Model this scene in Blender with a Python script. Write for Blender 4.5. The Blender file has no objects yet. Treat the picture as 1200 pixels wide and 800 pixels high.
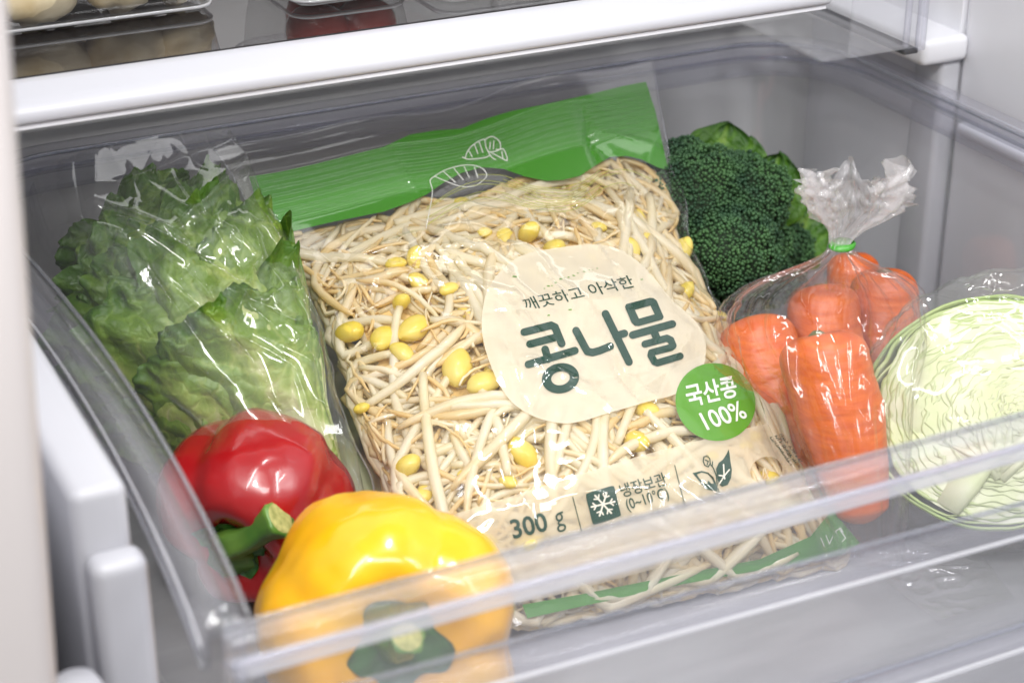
import bpy, bmesh, math, random
import numpy as np
from mathutils import Vector, Matrix, noise
from mathutils.bvhtree import BVHTree
from mathutils.geometry import tessellate_polygon

U = 0.0076            # one working unit = 7.6 mm
S = bpy.context.scene
COL = S.collection
RND = random.Random(7)
NR = np.random.RandomState(7)

# ------------------------------------------------------------------ camera
FPX = 2200.0
pitch, yaw = math.radians(26.15), math.radians(26.4)
CAM = np.array([-18.0776, -60.5687, 63.3057])
_h = np.array([math.sin(yaw), math.cos(yaw), 0])
FW = _h*math.cos(pitch)+np.array([0, 0, -math.sin(pitch)])
RT = np.array([math.cos(yaw), -math.sin(yaw), 0])
UP = np.cross(RT, FW)
cd = bpy.data.cameras.new('camera')
co = bpy.data.objects.new('camera', cd)
COL.objects.link(co)
m = Matrix((( RT[0], UP[0], -FW[0], CAM[0]*U), (RT[1], UP[1], -FW[1], CAM[1]*U), (RT[2], UP[2], -FW[2], CAM[2]*U), (0, 0, 0, 1)))
co.matrix_world = m
cd.sensor_width = 36
cd.lens = FPX/1200*36
cd.clip_start = 0.02
cd.clip_end = 50
cd.dof.use_dof = True
cd.dof.focus_distance = 116*U
cd.dof.aperture_fstop = 9.0
S.camera = co

# ------------------------------------------------------------------ world, lamps, exposure
w = bpy.data.worlds.new('World')
S.world = w
w.use_nodes = True
bg = w.node_tree.nodes['Background']
bg.inputs[0].default_value = (0.83, 0.83, 0.85, 1)
bg.inputs[1].default_value = 0.72
S.view_settings.view_transform = 'Standard'
S.view_settings.look = 'None'
S.view_settings.exposure = 0.06
S.view_settings.gamma = 1


def lamp(name, loc, target, sx, sy, power, col=(1, 1, 1)):
    l = bpy.data.lights.new(name, 'AREA')
    l.shape = 'RECTANGLE'
    l.size, l.size_y = sx*U, sy*U
    l.energy = power
    l.color = col
    o = bpy.data.objects.new(name, l)
    COL.objects.link(o)
    o.location = Vector(loc)*U
    d = Vector(target)-Vector(loc)
    o.rotation_euler = d.to_track_quat('-Z', 'Y').to_euler()
    return o


lamp('key_lamp', (20, -75, 130), (35, 25, 5), 46, 24, 3.4, (1, 0.985, 0.96))
lamp('small_lamp', (75, -40, 95), (35, 25, 5), 11, 8, 2.2, (1, 0.98, 0.95))
lamp('small_lamp', (-5, -35, 105), (35, 25, 8), 10, 7, 2.2, (1, 0.99, 0.97))
lamp('small_lamp', (40, 10, 120), (35, 25, 5), 22, 6, 1.8, (0.97, 0.98, 1))
lamp('under_shelf_fill', (30, 50, 28.3), (30, 50, 0), 44, 4, 0.08, (1, 1, 1))  # added fill that brightens the back of the drawer; no fixture there
lamp('glint_strip', (-14, -14, 78), (30, 30, 8), 3, 60, 2.0, (1, 1, 1))  # both strips are added for line glints on the films, not real fittings
lamp('glint_strip', (66, -46, 78), (36, 28, 8), 3, 60, 1.8, (1, 1, 1))
S.render.engine = 'CYCLES'
S.cycles.use_denoising = True
S.cycles.max_bounces = 10
S.cycles.transparent_max_bounces = 40
S.cycles.caustics_reflective = False
S.cycles.caustics_refractive = False
S.cycles.sample_clamp_indirect = 4


# ------------------------------------------------------------------ placing helpers
def ray(x, y):
    return (FW*FPX+RT*(x-600)-UP*(y-400))/FPX


def at(x, y, axis, val):
    r = ray(x, y)
    return CAM+r*(val-CAM[axis])/r[axis]


def on_plane(x, y, p0, n):
    r = ray(x, y)
    return CAM+r*(np.dot(p0-CAM, n)/np.dot(r, n))


# ------------------------------------------------------------------ object helpers
BASE = {}


def tag(o, label=None, cat=None, group=None, kind=None):
    if label: o['label'] = label
    if cat: o['category'] = cat
    if group: o['group'] = group
    if kind: o['kind'] = kind
    return o


def empty(name, loc, label=None, cat=None, group=None):
    o = bpy.data.objects.new(name, None)
    COL.objects.link(o)
    o.location = Vector([float(c) for c in loc])*U
    o.empty_display_size = 0.01
    BASE[o.name] = np.array(loc, float)
    return tag(o, label, cat, group)


def make_mesh(name, verts, faces, mat, smooth=True, attr=None, uv=None):
    me = bpy.data.meshes.new(name)
    v = np.asarray(verts, float)*U
    me.from_pydata(v.tolist(), [], [tuple(int(i) for i in f) for f in faces])
    if smooth:
        me.polygons.foreach_set('use_smooth', [True]*len(me.polygons))
    mats = mat if isinstance(mat, (list, tuple)) else [mat]
    for m_ in mats: me.materials.append(m_)
    if attr is not None:
        for k, vals in attr.items():
            a = me.attributes.new(k, 'FLOAT', 'POINT')
            a.data.foreach_set('value', np.asarray(vals, dtype=np.float32))
    me.update()
    return me


def obj(name, verts, faces, mat, parent=None, smooth=True, attr=None, base=None, mesh=None):
    """one mesh object; verts in world working units"""
    if parent is not None:
        b = BASE[parent.name]
    else:
        if base is None:
            vv = np.asarray(verts, float)
            base = [(vv[:, 0].min()+vv[:, 0].max())/2, (vv[:, 1].min()+vv[:, 1].max())/2, vv[:, 2].min()]
        b = np.array(base, float)
    me = mesh or make_mesh(name, np.asarray(verts, float)-b, faces, mat, smooth, attr)
    o = bpy.data.objects.new(name, me)
    COL.objects.link(o)
    if parent is not None:
        o.parent = parent
    else:
        o.location = Vector(b.tolist())*U
    BASE[o.name] = b
    return o


def box_geo(x0, x1, y0, y1, z0, z1, r=0.0, seg=2):
    bm = bmesh.new()
    bmesh.ops.create_cube(bm, size=1)
    for v in bm.verts:
        v.co = Vector(((x0+x1)/2+v.co.x*(x1-x0), (y0+y1)/2+v.co.y*(y1-y0), (z0+z1)/2+v.co.z*(z1-z0)))
    if r > 0:
        bmesh.ops.bevel(bm, geom=bm.edges[:], offset=r, segments=seg, affect='EDGES', profile=0.5)
    bm.verts.index_update()
    V = [tuple(v.co) for v in bm.verts]
    F = [[v.index for v in f.verts] for f in bm.faces]
    bm.free()
    return np.array(V), F


def box(name, a, mat, parent=None, r=0.0, seg=2, smooth=None):
    V, F = box_geo(*a, r=r, seg=seg)
    return obj(name, V, F, mat, parent, smooth=(r > 0) if smooth is None else smooth)


def join(parts):
    VV, FF, n = [], [], 0
    for V, F in parts:
        VV.append(np.asarray(V, float))
        FF += [[i+n for i in f] for f in F]
        n += len(V)
    return np.vstack(VV), FF


def grid_faces(nr, nc, wrap=False):
    F = []
    for j in range(nr-1):
        for i in range(nc if wrap else nc-1):
            a, b = j*nc+i, j*nc+(i+1) % nc
            F.append((a, b, b+nc, a+nc))
    return F


def frame(d):
    d = np.array(d, float); d /= np.linalg.norm(d)
    a = np.array([0, 0, 1.0]) if abs(d[2]) < 0.9 else np.array([1.0, 0, 0])
    e1 = np.cross(d, a); e1 /= np.linalg.norm(e1)
    return d, e1, np.cross(d, e1)


def tube(pts, radii, n=8, flat=1.0, caps=True):
    P = np.asarray(pts, float); k = len(P)
    T = np.gradient(P, axis=0); T /= np.linalg.norm(T, axis=1)[:, None]+1e-9
    _, e1, _ = frame(T[0])
    V = []
    for i in range(k):
        e1 = e1-T[i]*np.dot(e1, T[i]); e1 /= np.linalg.norm(e1)+1e-9
        e2 = np.cross(T[i], e1)
        for j in range(n):
            a = 2*math.pi*j/n
            V.append(P[i]+radii[i]*(math.cos(a)*e1+flat*math.sin(a)*e2))
    F = grid_faces(k, n, wrap=True)
    if caps:
        F.append(tuple(range(n))[::-1]); F.append(tuple((k-1)*n+j for j in range(n)))
    return np.array(V), F


def smoothpath(ctrl, n):
    C_ = np.asarray(ctrl, float)
    t = np.linspace(0, len(C_)-1, n)
    out = []
    for x in t:
        i = min(int(x), len(C_)-2); f = x-i
        p0 = C_[max(i-1, 0)]; p1 = C_[i]; p2 = C_[i+1]; p3 = C_[min(i+2, len(C_)-1)]
        out.append(0.5*((2*p1)+(-p0+p2)*f+(2*p0-5*p1+4*p2-p3)*f*f+(-p0+3*p1-3*p2+p3)*f**3))
    return np.array(out)


def fbm(p, sc, o=3):
    return noise.fractal(Vector((p[0]*sc, p[1]*sc, p[2]*sc)), 1.0, 2.0, o)


# ------------------------------------------------------------------ materials
def new_mat(name):
    m_ = bpy.data.materials.new(name); m_.use_nodes = True
    nt = m_.node_tree
    for n in list(nt.nodes): nt.nodes.remove(n)
    out = nt.nodes.new('ShaderNodeOutputMaterial')
    return m_, nt, out


def N(nt, t, **kw):
    n = nt.nodes.new(t)
    for k, v in kw.items():
        if k.startswith('i_'):
            key = k[2:]
            key = int(key) if key.isdigit() else key.replace('_', ' ')
            n.inputs[key].default_value = v
        else:
            setattr(n, k, v)
    return n


def noise_bump(nt, scale, strength, dist=0.001, detail=3, dist_tex=0.0, stretch=None):
    tc = N(nt, 'ShaderNodeTexCoord')
    nz = N(nt, 'ShaderNodeTexNoise', i_Scale=scale, i_Detail=detail, i_Distortion=dist_tex)
    if stretch:
        mp = N(nt, 'ShaderNodeMapping'); mp.inputs['Scale'].default_value = stretch
        nt.links.new(tc.outputs['Object'], mp.inputs[0]); nt.links.new(mp.outputs[0], nz.inputs['Vector'])
    else:
        nt.links.new(tc.outputs['Object'], nz.inputs['Vector'])
    b = N(nt, 'ShaderNodeBump', i_Strength=strength, i_Distance=dist)
    nt.links.new(nz.outputs[0], b.inputs['Height'])
    return b, nz


def plain(name, col, rough=0.5, bump=0.0, bscale=200, var=0.0, vscale=40, sss=0.0, coat=0.0, spec=0.5, bdist=0.0005, col2=None, stretch=None, transl=0.0):
    m_, nt, out = new_mat(name)
    p = N(nt, 'ShaderNodeBsdfPrincipled')
    p.inputs['Base Color'].default_value = (*col, 1)
    p.inputs['Roughness'].default_value = rough
    p.inputs['Specular IOR Level'].default_value = spec
    p.inputs['Coat Weight'].default_value = coat
    p.inputs['Coat Roughness'].default_value = 0.05
    if sss > 0:
        p.inputs['Subsurface Weight'].default_value = sss
        p.inputs['Subsurface Scale'].default_value = 0.004
        p.inputs['Subsurface Radius'].default_value = (1, 0.5, 0.25)
    if bump > 0:
        b, _ = noise_bump(nt, bscale, bump, bdist, stretch=stretch)
        nt.links.new(b.outputs[0], p.inputs['Normal'])
    if var > 0 or col2:
        tc = N(nt, 'ShaderNodeTexCoord')
        nz = N(nt, 'ShaderNodeTexNoise', i_Scale=vscale, i_Detail=4)
        if stretch:
            mp = N(nt, 'ShaderNodeMapping'); mp.inputs['Scale'].default_value = stretch
            nt.links.new(tc.outputs['Object'], mp.inputs[0]); nt.links.new(mp.outputs[0], nz.inputs['Vector'])
        else:
            nt.links.new(tc.outputs['Object'], nz.inputs['Vector'])
        cr = N(nt, 'ShaderNodeValToRGB')
        c2 = col2 or tuple(c*(1-var) for c in col)
        cr.color_ramp.elements[0].position = 0.35; cr.color_ramp.elements[0].color = (*c2, 1)
        cr.color_ramp.elements[1].position = 0.65; cr.color_ramp.elements[1].color = (*col, 1)
        nt.links.new(nz.outputs[0], cr.inputs[0]); nt.links.new(cr.outputs[0], p.inputs['Base Color'])
    if transl > 0:
        tr = N(nt, 'ShaderNodeBsdfTranslucent'); tr.inputs[0].default_value = (*[min(1, c*1.3) for c in col], 1)
        mx = N(nt, 'ShaderNodeMixShader'); mx.inputs[0].default_value = transl
        nt.links.new(p.outputs[0], mx.inputs[1]); nt.links.new(tr.outputs[0], mx.inputs[2])
        nt.links.new(mx.outputs[0], out.inputs[0])
    else:
        nt.links.new(p.outputs[0], out.inputs[0])
    return m_


def attr_mat(name, key, stops, rough=0.5, bump=0.3, bscale=300, transl=0.0, sss=0.0, bdist=0.0005, noisemix=0.12, nscale=90, spec=0.5, stretch=None, coat=0.0, veins=0):
    """base colour read from a per-vertex number that says what tissue the surface is"""
    m_, nt, out = new_mat(name)
    p = N(nt, 'ShaderNodeBsdfPrincipled', i_Roughness=rough)
    p.inputs['Specular IOR Level'].default_value = spec
    p.inputs['Coat Weight'].default_value = coat
    if sss:
        p.inputs['Subsurface Weight'].default_value = sss
        p.inputs['Subsurface Scale'].default_value = 0.003
    at_ = N(nt, 'ShaderNodeAttribute', attribute_name=key)
    b, nz = noise_bump(nt, bscale, bump, bdist, stretch=stretch)
    tc = N(nt, 'ShaderNodeTexCoord')
    n2 = N(nt, 'ShaderNodeTexNoise', i_Scale=nscale, i_Detail=3); nt.links.new(tc.outputs['Object'], n2.inputs['Vector'])
    ma = N(nt, 'ShaderNodeMath', operation='MULTIPLY_ADD'); ma.inputs[1].default_value = noisemix*2; ma.inputs[2].default_value = -noisemix
    nt.links.new(n2.outputs[0], ma.inputs[0])
    ad = N(nt, 'ShaderNodeMath', operation='ADD'); nt.links.new(ma.outputs[0], ad.inputs[0]); nt.links.new(at_.outputs['Fac'], ad.inputs[1])
    cr = N(nt, 'ShaderNodeValToRGB')
    el = cr.color_ramp.elements
    el[0].position = stops[0][0]; el[0].color = (*stops[0][1], 1)
    el[1].position = stops[-1][0]; el[1].color = (*stops[-1][1], 1)
    for q, c in stops[1:-1]:
        e = el.new(q); e.color = (*c, 1)
    if veins:            # the net of fine veins and the blisters between them
        n3 = N(nt, 'ShaderNodeTexNoise', i_Scale=veins*1.3, i_Detail=2); nt.links.new(tc.outputs['Object'], n3.inputs['Vector'])
        mxv = N(nt, 'ShaderNodeMixRGB'); mxv.inputs[0].default_value = 0.012
        nt.links.new(tc.outputs['Object'], mxv.inputs[1]); nt.links.new(n3.outputs['Color'], mxv.inputs[2])
        hs = []
        for sc_, wd_ in ((veins*0.55, 0.08), (veins*1.9, 0.14)):
            vo = N(nt, 'ShaderNodeTexVoronoi', feature='DISTANCE_TO_EDGE', i_Scale=sc_); nt.links.new(mxv.outputs[0], vo.inputs['Vector'])
            mr = N(nt, 'ShaderNodeMapRange'); mr.inputs['From Max'].default_value = wd_; nt.links.new(vo.outputs['Distance'], mr.inputs[0]); hs.append(mr)
        sm = N(nt, 'ShaderNodeMath', operation='MULTIPLY_ADD'); sm.inputs[1].default_value = 0.4
        nt.links.new(hs[1].outputs[0], sm.inputs[0]); nt.links.new(hs[0].outputs[0], sm.inputs[2])
        b2 = N(nt, 'ShaderNodeBump', i_Strength=0.42, i_Distance=0.001); nt.links.new(sm.outputs[0], b2.inputs['Height']); nt.links.new(b.outputs[0], b2.inputs['Normal'])
        b = b2
        ms = N(nt, 'ShaderNodeMath', operation='MULTIPLY_ADD'); ms.inputs[1].default_value = 0.16; ms.inputs[2].default_value = -0.17
        nt.links.new(sm.outputs[0], ms.inputs[0])
        ad2 = N(nt, 'ShaderNodeMath', operation='ADD'); nt.links.new(ms.outputs[0], ad2.inputs[0]); nt.links.new(ad.outputs[0], ad2.inputs[1]); ad = ad2
    nt.links.new(ad.outputs[0], cr.inputs[0]); nt.links.new(cr.outputs[0], p.inputs['Base Color'])
    nt.links.new(b.outputs[0], p.inputs['Normal'])
    if transl > 0:
        tr = N(nt, 'ShaderNodeBsdfTranslucent'); nt.links.new(cr.outputs[0], tr.inputs[0])
        mx = N(nt, 'ShaderNodeMixShader'); mx.inputs[0].default_value = transl
        nt.links.new(p.outputs[0], mx.inputs[1]); nt.links.new(tr.outputs[0], mx.inputs[2])
        nt.links.new(mx.outputs[0], out.inputs[0])
    else:
        nt.links.new(p.outputs[0], out.inputs[0])
    return m_


def film_mat(name, tint=(0.97, 0.97, 0.97), rough=0.07, base=0.05, edge=0.55, haze=0.04, hazecol=(0.85, 0.85, 0.88), bscale=60, bstr=0.35, bdist=0.002, power=3.5):
    """thin clear plastic: straight-through light, a gloss that grows at grazing angles, a little milkiness"""
    m_, nt, out = new_mat(name)
    tr = N(nt, 'ShaderNodeBsdfTransparent'); tr.inputs[0].default_value = (*tint, 1)
    gl = N(nt, 'ShaderNodeBsdfGlossy', i_Roughness=rough)
    di = N(nt, 'ShaderNodeBsdfDiffuse'); di.inputs[0].default_value = (*hazecol, 1)
    b, _ = noise_bump(nt, bscale, bstr, bdist, detail=2, dist_tex=1.2)
    lw = N(nt, 'ShaderNodeLayerWeight', i_Blend=0.5)
    nt.links.new(b.outputs[0], gl.inputs['Normal']); nt.links.new(b.outputs[0], lw.inputs['Normal'])
    pw = N(nt, 'ShaderNodeMath', operation='POWER'); pw.inputs[1].default_value = power
    nt.links.new(lw.outputs['Facing'], pw.inputs[0])
    ma = N(nt, 'ShaderNodeMath', operation='MULTIPLY_ADD'); ma.inputs[1].default_value = edge; ma.inputs[2].default_value = base
    ma.use_clamp = True
    nt.links.new(pw.outputs[0], ma.inputs[0])
    m1 = N(nt, 'ShaderNodeMixShader'); m1.inputs[0].default_value = haze
    nt.links.new(tr.outputs[0], m1.inputs[1]); nt.links.new(di.outputs[0], m1.inputs[2])
    m2 = N(nt, 'ShaderNodeMixShader'); nt.links.new(ma.outputs[0], m2.inputs[0])
    nt.links.new(m1.outputs[0], m2.inputs[1]); nt.links.new(gl.outputs[0], m2.inputs[2])
    nt.links.new(m2.outputs[0], out.inputs[0])
    return m_


def acrylic_mat(name, gmix=0.10, tint=(0.95, 0.95, 0.98), edge=0.75, light_veil=0.06):
    """thick clear plastic: mostly clear, some bending, gloss that grows at grazing angles"""
    m_, nt, out = new_mat(name)
    g = N(nt, 'ShaderNodeBsdfGlass', i_Roughness=0.03, i_IOR=1.47); g.inputs[0].default_value = (0.93, 0.94, 1.0, 1)
    t = N(nt, 'ShaderNodeBsdfTransparent'); t.inputs[0].default_value = (*tint, 1)
    gl = N(nt, 'ShaderNodeBsdfGlossy', i_Roughness=0.12)
    mx = N(nt, 'ShaderNodeMixShader'); mx.inputs[0].default_value = gmix
    di = N(nt, 'ShaderNodeBsdfDiffuse'); di.inputs[0].default_value = (0.90, 0.90, 0.92, 1)
    mk_ = N(nt, 'ShaderNodeMixShader'); mk_.inputs[0].default_value = light_veil  # white diffuse painted in for the pale reflection on the rims
    nt.links.new(t.outputs[0], mk_.inputs[1]); nt.links.new(di.outputs[0], mk_.inputs[2])
    nt.links.new(mk_.outputs[0], mx.inputs[1]); nt.links.new(g.outputs[0], mx.inputs[2])
    lw = N(nt, 'ShaderNodeLayerWeight', i_Blend=0.5)
    pw = N(nt, 'ShaderNodeMath', operation='POWER'); pw.inputs[1].default_value = 2.6
    nt.links.new(lw.outputs['Facing'], pw.inputs[0])
    ma = N(nt, 'ShaderNodeMath', operation='MULTIPLY_ADD'); ma.inputs[1].default_value = edge; ma.inputs[2].default_value = 0.05
    ma.use_clamp = True
    nt.links.new(pw.outputs[0], ma.inputs[0])
    m2 = N(nt, 'ShaderNodeMixShader'); nt.links.new(ma.outputs[0], m2.inputs[0])
    nt.links.new(mx.outputs[0], m2.inputs[1]); nt.links.new(gl.outputs[0], m2.inputs[2]); nt.links.new(m2.outputs[0], out.inputs[0])
    return m_


M = {}
M['white'] = plain('white_enamel', (0.70, 0.70, 0.735), 0.32, bump=0.05, bscale=900, bdist=0.0001)
M['trim'] = plain('white_trim_plastic', (0.47, 0.47, 0.50), 0.4)
M['frame'] = plain('warm_frame_enamel', (0.47, 0.435, 0.425), 0.35)
M['liner'] = plain('liner_plastic', (0.72, 0.72, 0.75), 0.38, bump=0.1, bscale=1200, bdist=0.0001)
M['grey'] = plain('grey_liner', (0.70, 0.70, 0.70), 0.45, var=0.1, vscale=8)
M['floor'] = plain('grey_bin_floor', (0.33, 0.33, 0.34), 0.4, bump=0.3, bscale=300, bdist=0.0004, var=0.16, vscale=14, stretch=(1, 5, 1))
M['acrylic'] = acrylic_mat('clear_acrylic')
M['bead'] = acrylic_mat('lit_acrylic_edge', 0.05, light_veil=0.38)  # extra white stands in for light caught in the plastic edges
M['line'] = acrylic_mat('bluish_acrylic_edge', 0.08, tint=(0.72, 0.74, 0.80), light_veil=0.12)
M['rimthin'] = acrylic_mat('clear_rim_plastic', 0.0, light_veil=0.05, edge=0.30)
M['panel'] = film_mat('clear_acrylic_sheet', tint=(0.93, 0.93, 0.95), rough=0.05, base=0.06, edge=0.5, haze=0.075, hazecol=(0.85, 0.85, 0.86), bscale=8, bstr=0.1, bdist=0.001)  # haze is a painted-in pale reflection of the bright surroundings
M['side'] = film_mat('clear_side_sheet', tint=(0.97, 0.97, 0.975), rough=0.06, base=0.05, edge=0.4, haze=0.05, bscale=8, bstr=0.1, bdist=0.001)
M['film'] = film_mat('clear_bag_film', rough=0.085, base=0.062, edge=0.6, haze=0.012, hazecol=(0.9, 0.86, 0.78), bscale=40, bstr=0.14, bdist=0.0015)
M['filmh'] = film_mat('soft_bag_film', rough=0.09, base=0.06, edge=0.6, haze=0.04, hazecol=(0.85, 0.87, 0.84), bscale=40, bstr=0.12, bdist=0.0015)
M['filmc'] = film_mat('thin_crinkled_film', rough=0.09, base=0.06, edge=0.65, haze=0.03, hazecol=(0.9, 0.86, 0.86), bscale=60, bstr=0.16, bdist=0.002)
M['filmg'] = film_mat('gathered_film', rough=0.12, base=0.07, edge=0.5, haze=0.20, hazecol=(0.92, 0.88, 0.88), bscale=160, bstr=0.5, bdist=0.002)
M['tray'] = film_mat('clear_tray_plastic', tint=(0.9, 0.9, 0.9), rough=0.04, base=0.06, edge=0.7, haze=0.03, bscale=12, bstr=0.2, bdist=0.002)
M['glass'] = film_mat('smoky_shelf_glass', tint=(0.28, 0.26, 0.26), rough=0.02, base=0.10, edge=0.6, haze=0.04, hazecol=(0.4, 0.38, 0.38), bscale=5, bstr=0.0)
M['print_green'] = plain('green_print', (0.045, 0.25, 0.006), 0.4, bump=0.15, bscale=40, bdist=0.002)
M['print_badge'] = plain('badge_green_print', (0.09, 0.30, 0.012), 0.5)
M['ink'] = plain('dark_green_ink', (0.004, 0.045, 0.026), 0.6)
M['cream_ink'] = plain('cream_ink', (0.80, 0.74, 0.62), 0.5)
M['white_ink'] = plain('white_ink', (0.82, 0.82, 0.76), 0.5)


def print_film(name, col, alpha):
    m_, nt, out = new_mat(name)
    d = N(nt, 'ShaderNodeBsdfDiffuse'); d.inputs[0].default_value = (*col, 1)
    tl = N(nt, 'ShaderNodeBsdfTranslucent'); tl.inputs[0].default_value = (*col, 1)
    t = N(nt, 'ShaderNodeBsdfTransparent')
    m0 = N(nt, 'ShaderNodeMixShader'); m0.inputs[0].default_value = 0.25
    mx = N(nt, 'ShaderNodeMixShader'); mx.inputs[0].default_value = alpha
    nt.links.new(d.outputs[0], m0.inputs[1]); nt.links.new(tl.outputs[0], m0.inputs[2])
    nt.links.new(t.outputs[0], mx.inputs[1]); nt.links.new(m0.outputs[0], mx.inputs[2]); nt.links.new(mx.outputs[0], out.inputs[0])
    return m_


M['label'] = print_film('cream_label_print', (0.90, 0.82, 0.65), 0.78)
M['band'] = print_film('cream_band_print', (0.90, 0.81, 0.62), 0.55)
M['wisp'] = print_film('yellow_green_print', (0.55, 0.6, 0.1), 0.8)

M['sprout'] = attr_mat('sprout_flesh', 't', [(0.0, (0.95, 0.82, 0.46)), (0.35, (0.97, 0.91, 0.73)), (0.8, (0.95, 0.80, 0.48)), (1.0, (0.93, 0.73, 0.36))], rough=0.30, bump=0.25, bscale=260, sss=0.0, noisemix=0.16, transl=0.45, coat=0.4)
M['bean'] = plain('yellow_bean', (0.93, 0.70, 0.07), 0.35, bump=0.2, bscale=160, col2=(0.90, 0.74, 0.20), vscale=70, coat=0.3, transl=0.25)
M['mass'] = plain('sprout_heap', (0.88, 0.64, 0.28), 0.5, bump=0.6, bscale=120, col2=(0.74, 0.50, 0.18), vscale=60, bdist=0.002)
M['red'] = plain('red_pepper_skin', (0.40, 0.006, 0.008), 0.24, bump=0.10, bscale=60, col2=(0.30, 0.007, 0.009), vscale=25, coat=0.4)
M['yellow'] = plain('yellow_pepper_skin', (0.84, 0.45, 0.003), 0.24, bump=0.10, bscale=60, col2=(0.80, 0.37, 0.003), vscale=25, coat=0.4)
M['calyx'] = plain('calyx_green', (0.035, 0.13, 0.02), 0.4, bump=0.4, bscale=250, var=0.4, vscale=120)
M['stem'] = plain('stem_green', (0.12, 0.24, 0.035), 0.38, bump=0.35, bscale=200, col2=(0.06, 0.17, 0.02), vscale=60, stretch=(1, 1, 1))
M['stemcut'] = plain('cut_stem', (0.48, 0.45, 0.16), 0.6, bump=0.5, bscale=500, col2=(0.25, 0.26, 0.07), vscale=300)
M['leaf'] = attr_mat('lettuce_leaf', 't', [(0.0, (0.64, 0.66, 0.32)), (0.22, (0.42, 0.52, 0.12)), (0.55, (0.20, 0.33, 0.035)), (1.0, (0.06, 0.15, 0.012))], rough=0.42, veins=75, bump=0.9, bscale=170, transl=0.25, noisemix=0.14, nscale=60, bdist=0.001)
M['brleaf'] = attr_mat('broccoli_leaf', 't', [(0.0, (0.20, 0.34, 0.05)), (0.5, (0.10, 0.24, 0.02)), (1.0, (0.04, 0.12, 0.015))], rough=0.5, bump=0.6, bscale=170, transl=0.2, bdist=0.001, veins=90)
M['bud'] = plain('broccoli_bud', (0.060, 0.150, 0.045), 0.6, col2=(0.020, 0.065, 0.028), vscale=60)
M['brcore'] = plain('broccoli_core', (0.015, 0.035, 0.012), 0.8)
M['brstalk'] = plain('broccoli_stalk', (0.28, 0.38, 0.12), 0.5, bump=0.3, bscale=100)
M['carrot'] = plain('carrot_skin', (0.74, 0.145, 0.005), 0.38, bump=0.35, bscale=110, col2=(0.62, 0.095, 0.003), vscale=60, stretch=(1, 1, 8), bdist=0.0005)
M['crown'] = plain('carrot_crown', (0.16, 0.14, 0.03), 0.7, bump=0.5, bscale=300, var=0.5)
M['cabbage'] = attr_mat('cabbage_leaf', 't', [(0.0, (0.34, 0.48, 0.12)), (0.12, (0.52, 0.61, 0.26)), (0.4, (0.64, 0.69, 0.40)), (1.0, (0.72, 0.72, 0.48))], rough=0.4, bump=0.4, bscale=140, transl=0.12, noisemix=0.06)
M['cabcore'] = plain('cabbage_core', (0.70, 0.70, 0.50), 0.45, bump=0.3, bscale=60, col2=(0.58, 0.63, 0.34), vscale=50)
M['tie'] = plain('green_tape', (0.06, 0.33, 0.03), 0.3)
M['mush'] = plain('mushroom_flesh', (0.80, 0.70, 0.50), 0.55, bump=0.3, bscale=80, col2=(0.55, 0.42, 0.22), vscale=45)
M['tomato'] = plain('tomato_skin', (0.62, 0.045, 0.02), 0.15, coat=0.4, col2=(0.5, 0.03, 0.015), vscale=20)
M['dark'] = plain('dark_gap', (0.05, 0.05, 0.055), 0.6)

# ------------------------------------------------------------------ refrigerator
fr = empty('refrigerator', (32, 60, 0), 'white refrigerator interior with pale side walls and grey back wall around the drawer', 'refrigerator')
box('back_wall', (-8, 74, 61, 63, -8, 90), M['grey'], fr)
box('cabinet_floor', (-8, 84, 0, 61, -8, -5.5), M['grey'], fr)
box('side_wall', (-9, -6.2, 8, 61, -5.5, 90), M['liner'], fr)
box('side_wall', (69.5, 72, 43.01, 61, -5.5, 90), M['liner'], fr)
box('door_liner', (69.7, 73, -60, 43.0, -30, 95), M['white'], fr, r=0.6)
V, F = box_geo(-60, -6.6, 0, 4, -40, 90, r=1.6, seg=5)
V[:, 0] += (V[:, 2]-33)*0.046
obj('front_frame', V, F, M['frame'], fr)
# ledges moulded in the back wall and the side wall
for z0, z1, d in ((20.6, 21.6, 0.8), (23.6, 24.3, 0.5), (26.6, 27.2, 0.6)):
    box('back_ledge', (-6, 69, 61-d-0.6, 61.01, z0, z1), M['grey'], fr, r=0.2)
box('back_rib', (40.5, 42.2, 59.6, 61.01, 21.8, 40), M['grey'], fr, r=0.3)
box('back_rib', (44.5, 46.0, 59.6, 61.01, 21.8, 40), M['grey'], fr, r=0.3)
box('side_ledge', (65.6, 69.75, 42.0, 61, 21.65, 23.6), M['liner'], fr, r=0.5, seg=3)
box('corner_post', (67.9, 69.8, 42.6, 46.0, -5, 21.6), M['trim'], fr, r=0.5, seg=3)
box('door_shelf_edge', (69.0, 69.9, -20, 41.8, 16.2, 17.2), M['white'], fr, r=0.4, seg=3)
# white slide housing on the left of the drawer
sl = empty('drawer_slide', (-3, 10, 0), 'white plastic slide housing standing left of the clear drawer', 'slide housing')
box('housing', (-4.3, -1.7, 10, 44, -5.5, 21.9), M['trim'], sl, r=0.6, seg=4)
box('front_step', (-4.0, -1.45, 8.4, 10.2, -5.5, 18.9), M['trim'], sl, r=0.6, seg=4)
V, F = tube([(-5.6, 6.5, 11), (-5.6, 6.5, 14.2), (-5.6, 6.5, 15)], [1.3, 1.3, 0.9], 20)
obj('roller_cover', V, F, M['trim'], sl)

# ------------------------------------------------------------------ drawer
dr = empty('crisper_drawer', (32, 25, -1.2), 'clear plastic crisper drawer pulled open and filled with vegetables', 'drawer')


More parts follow.
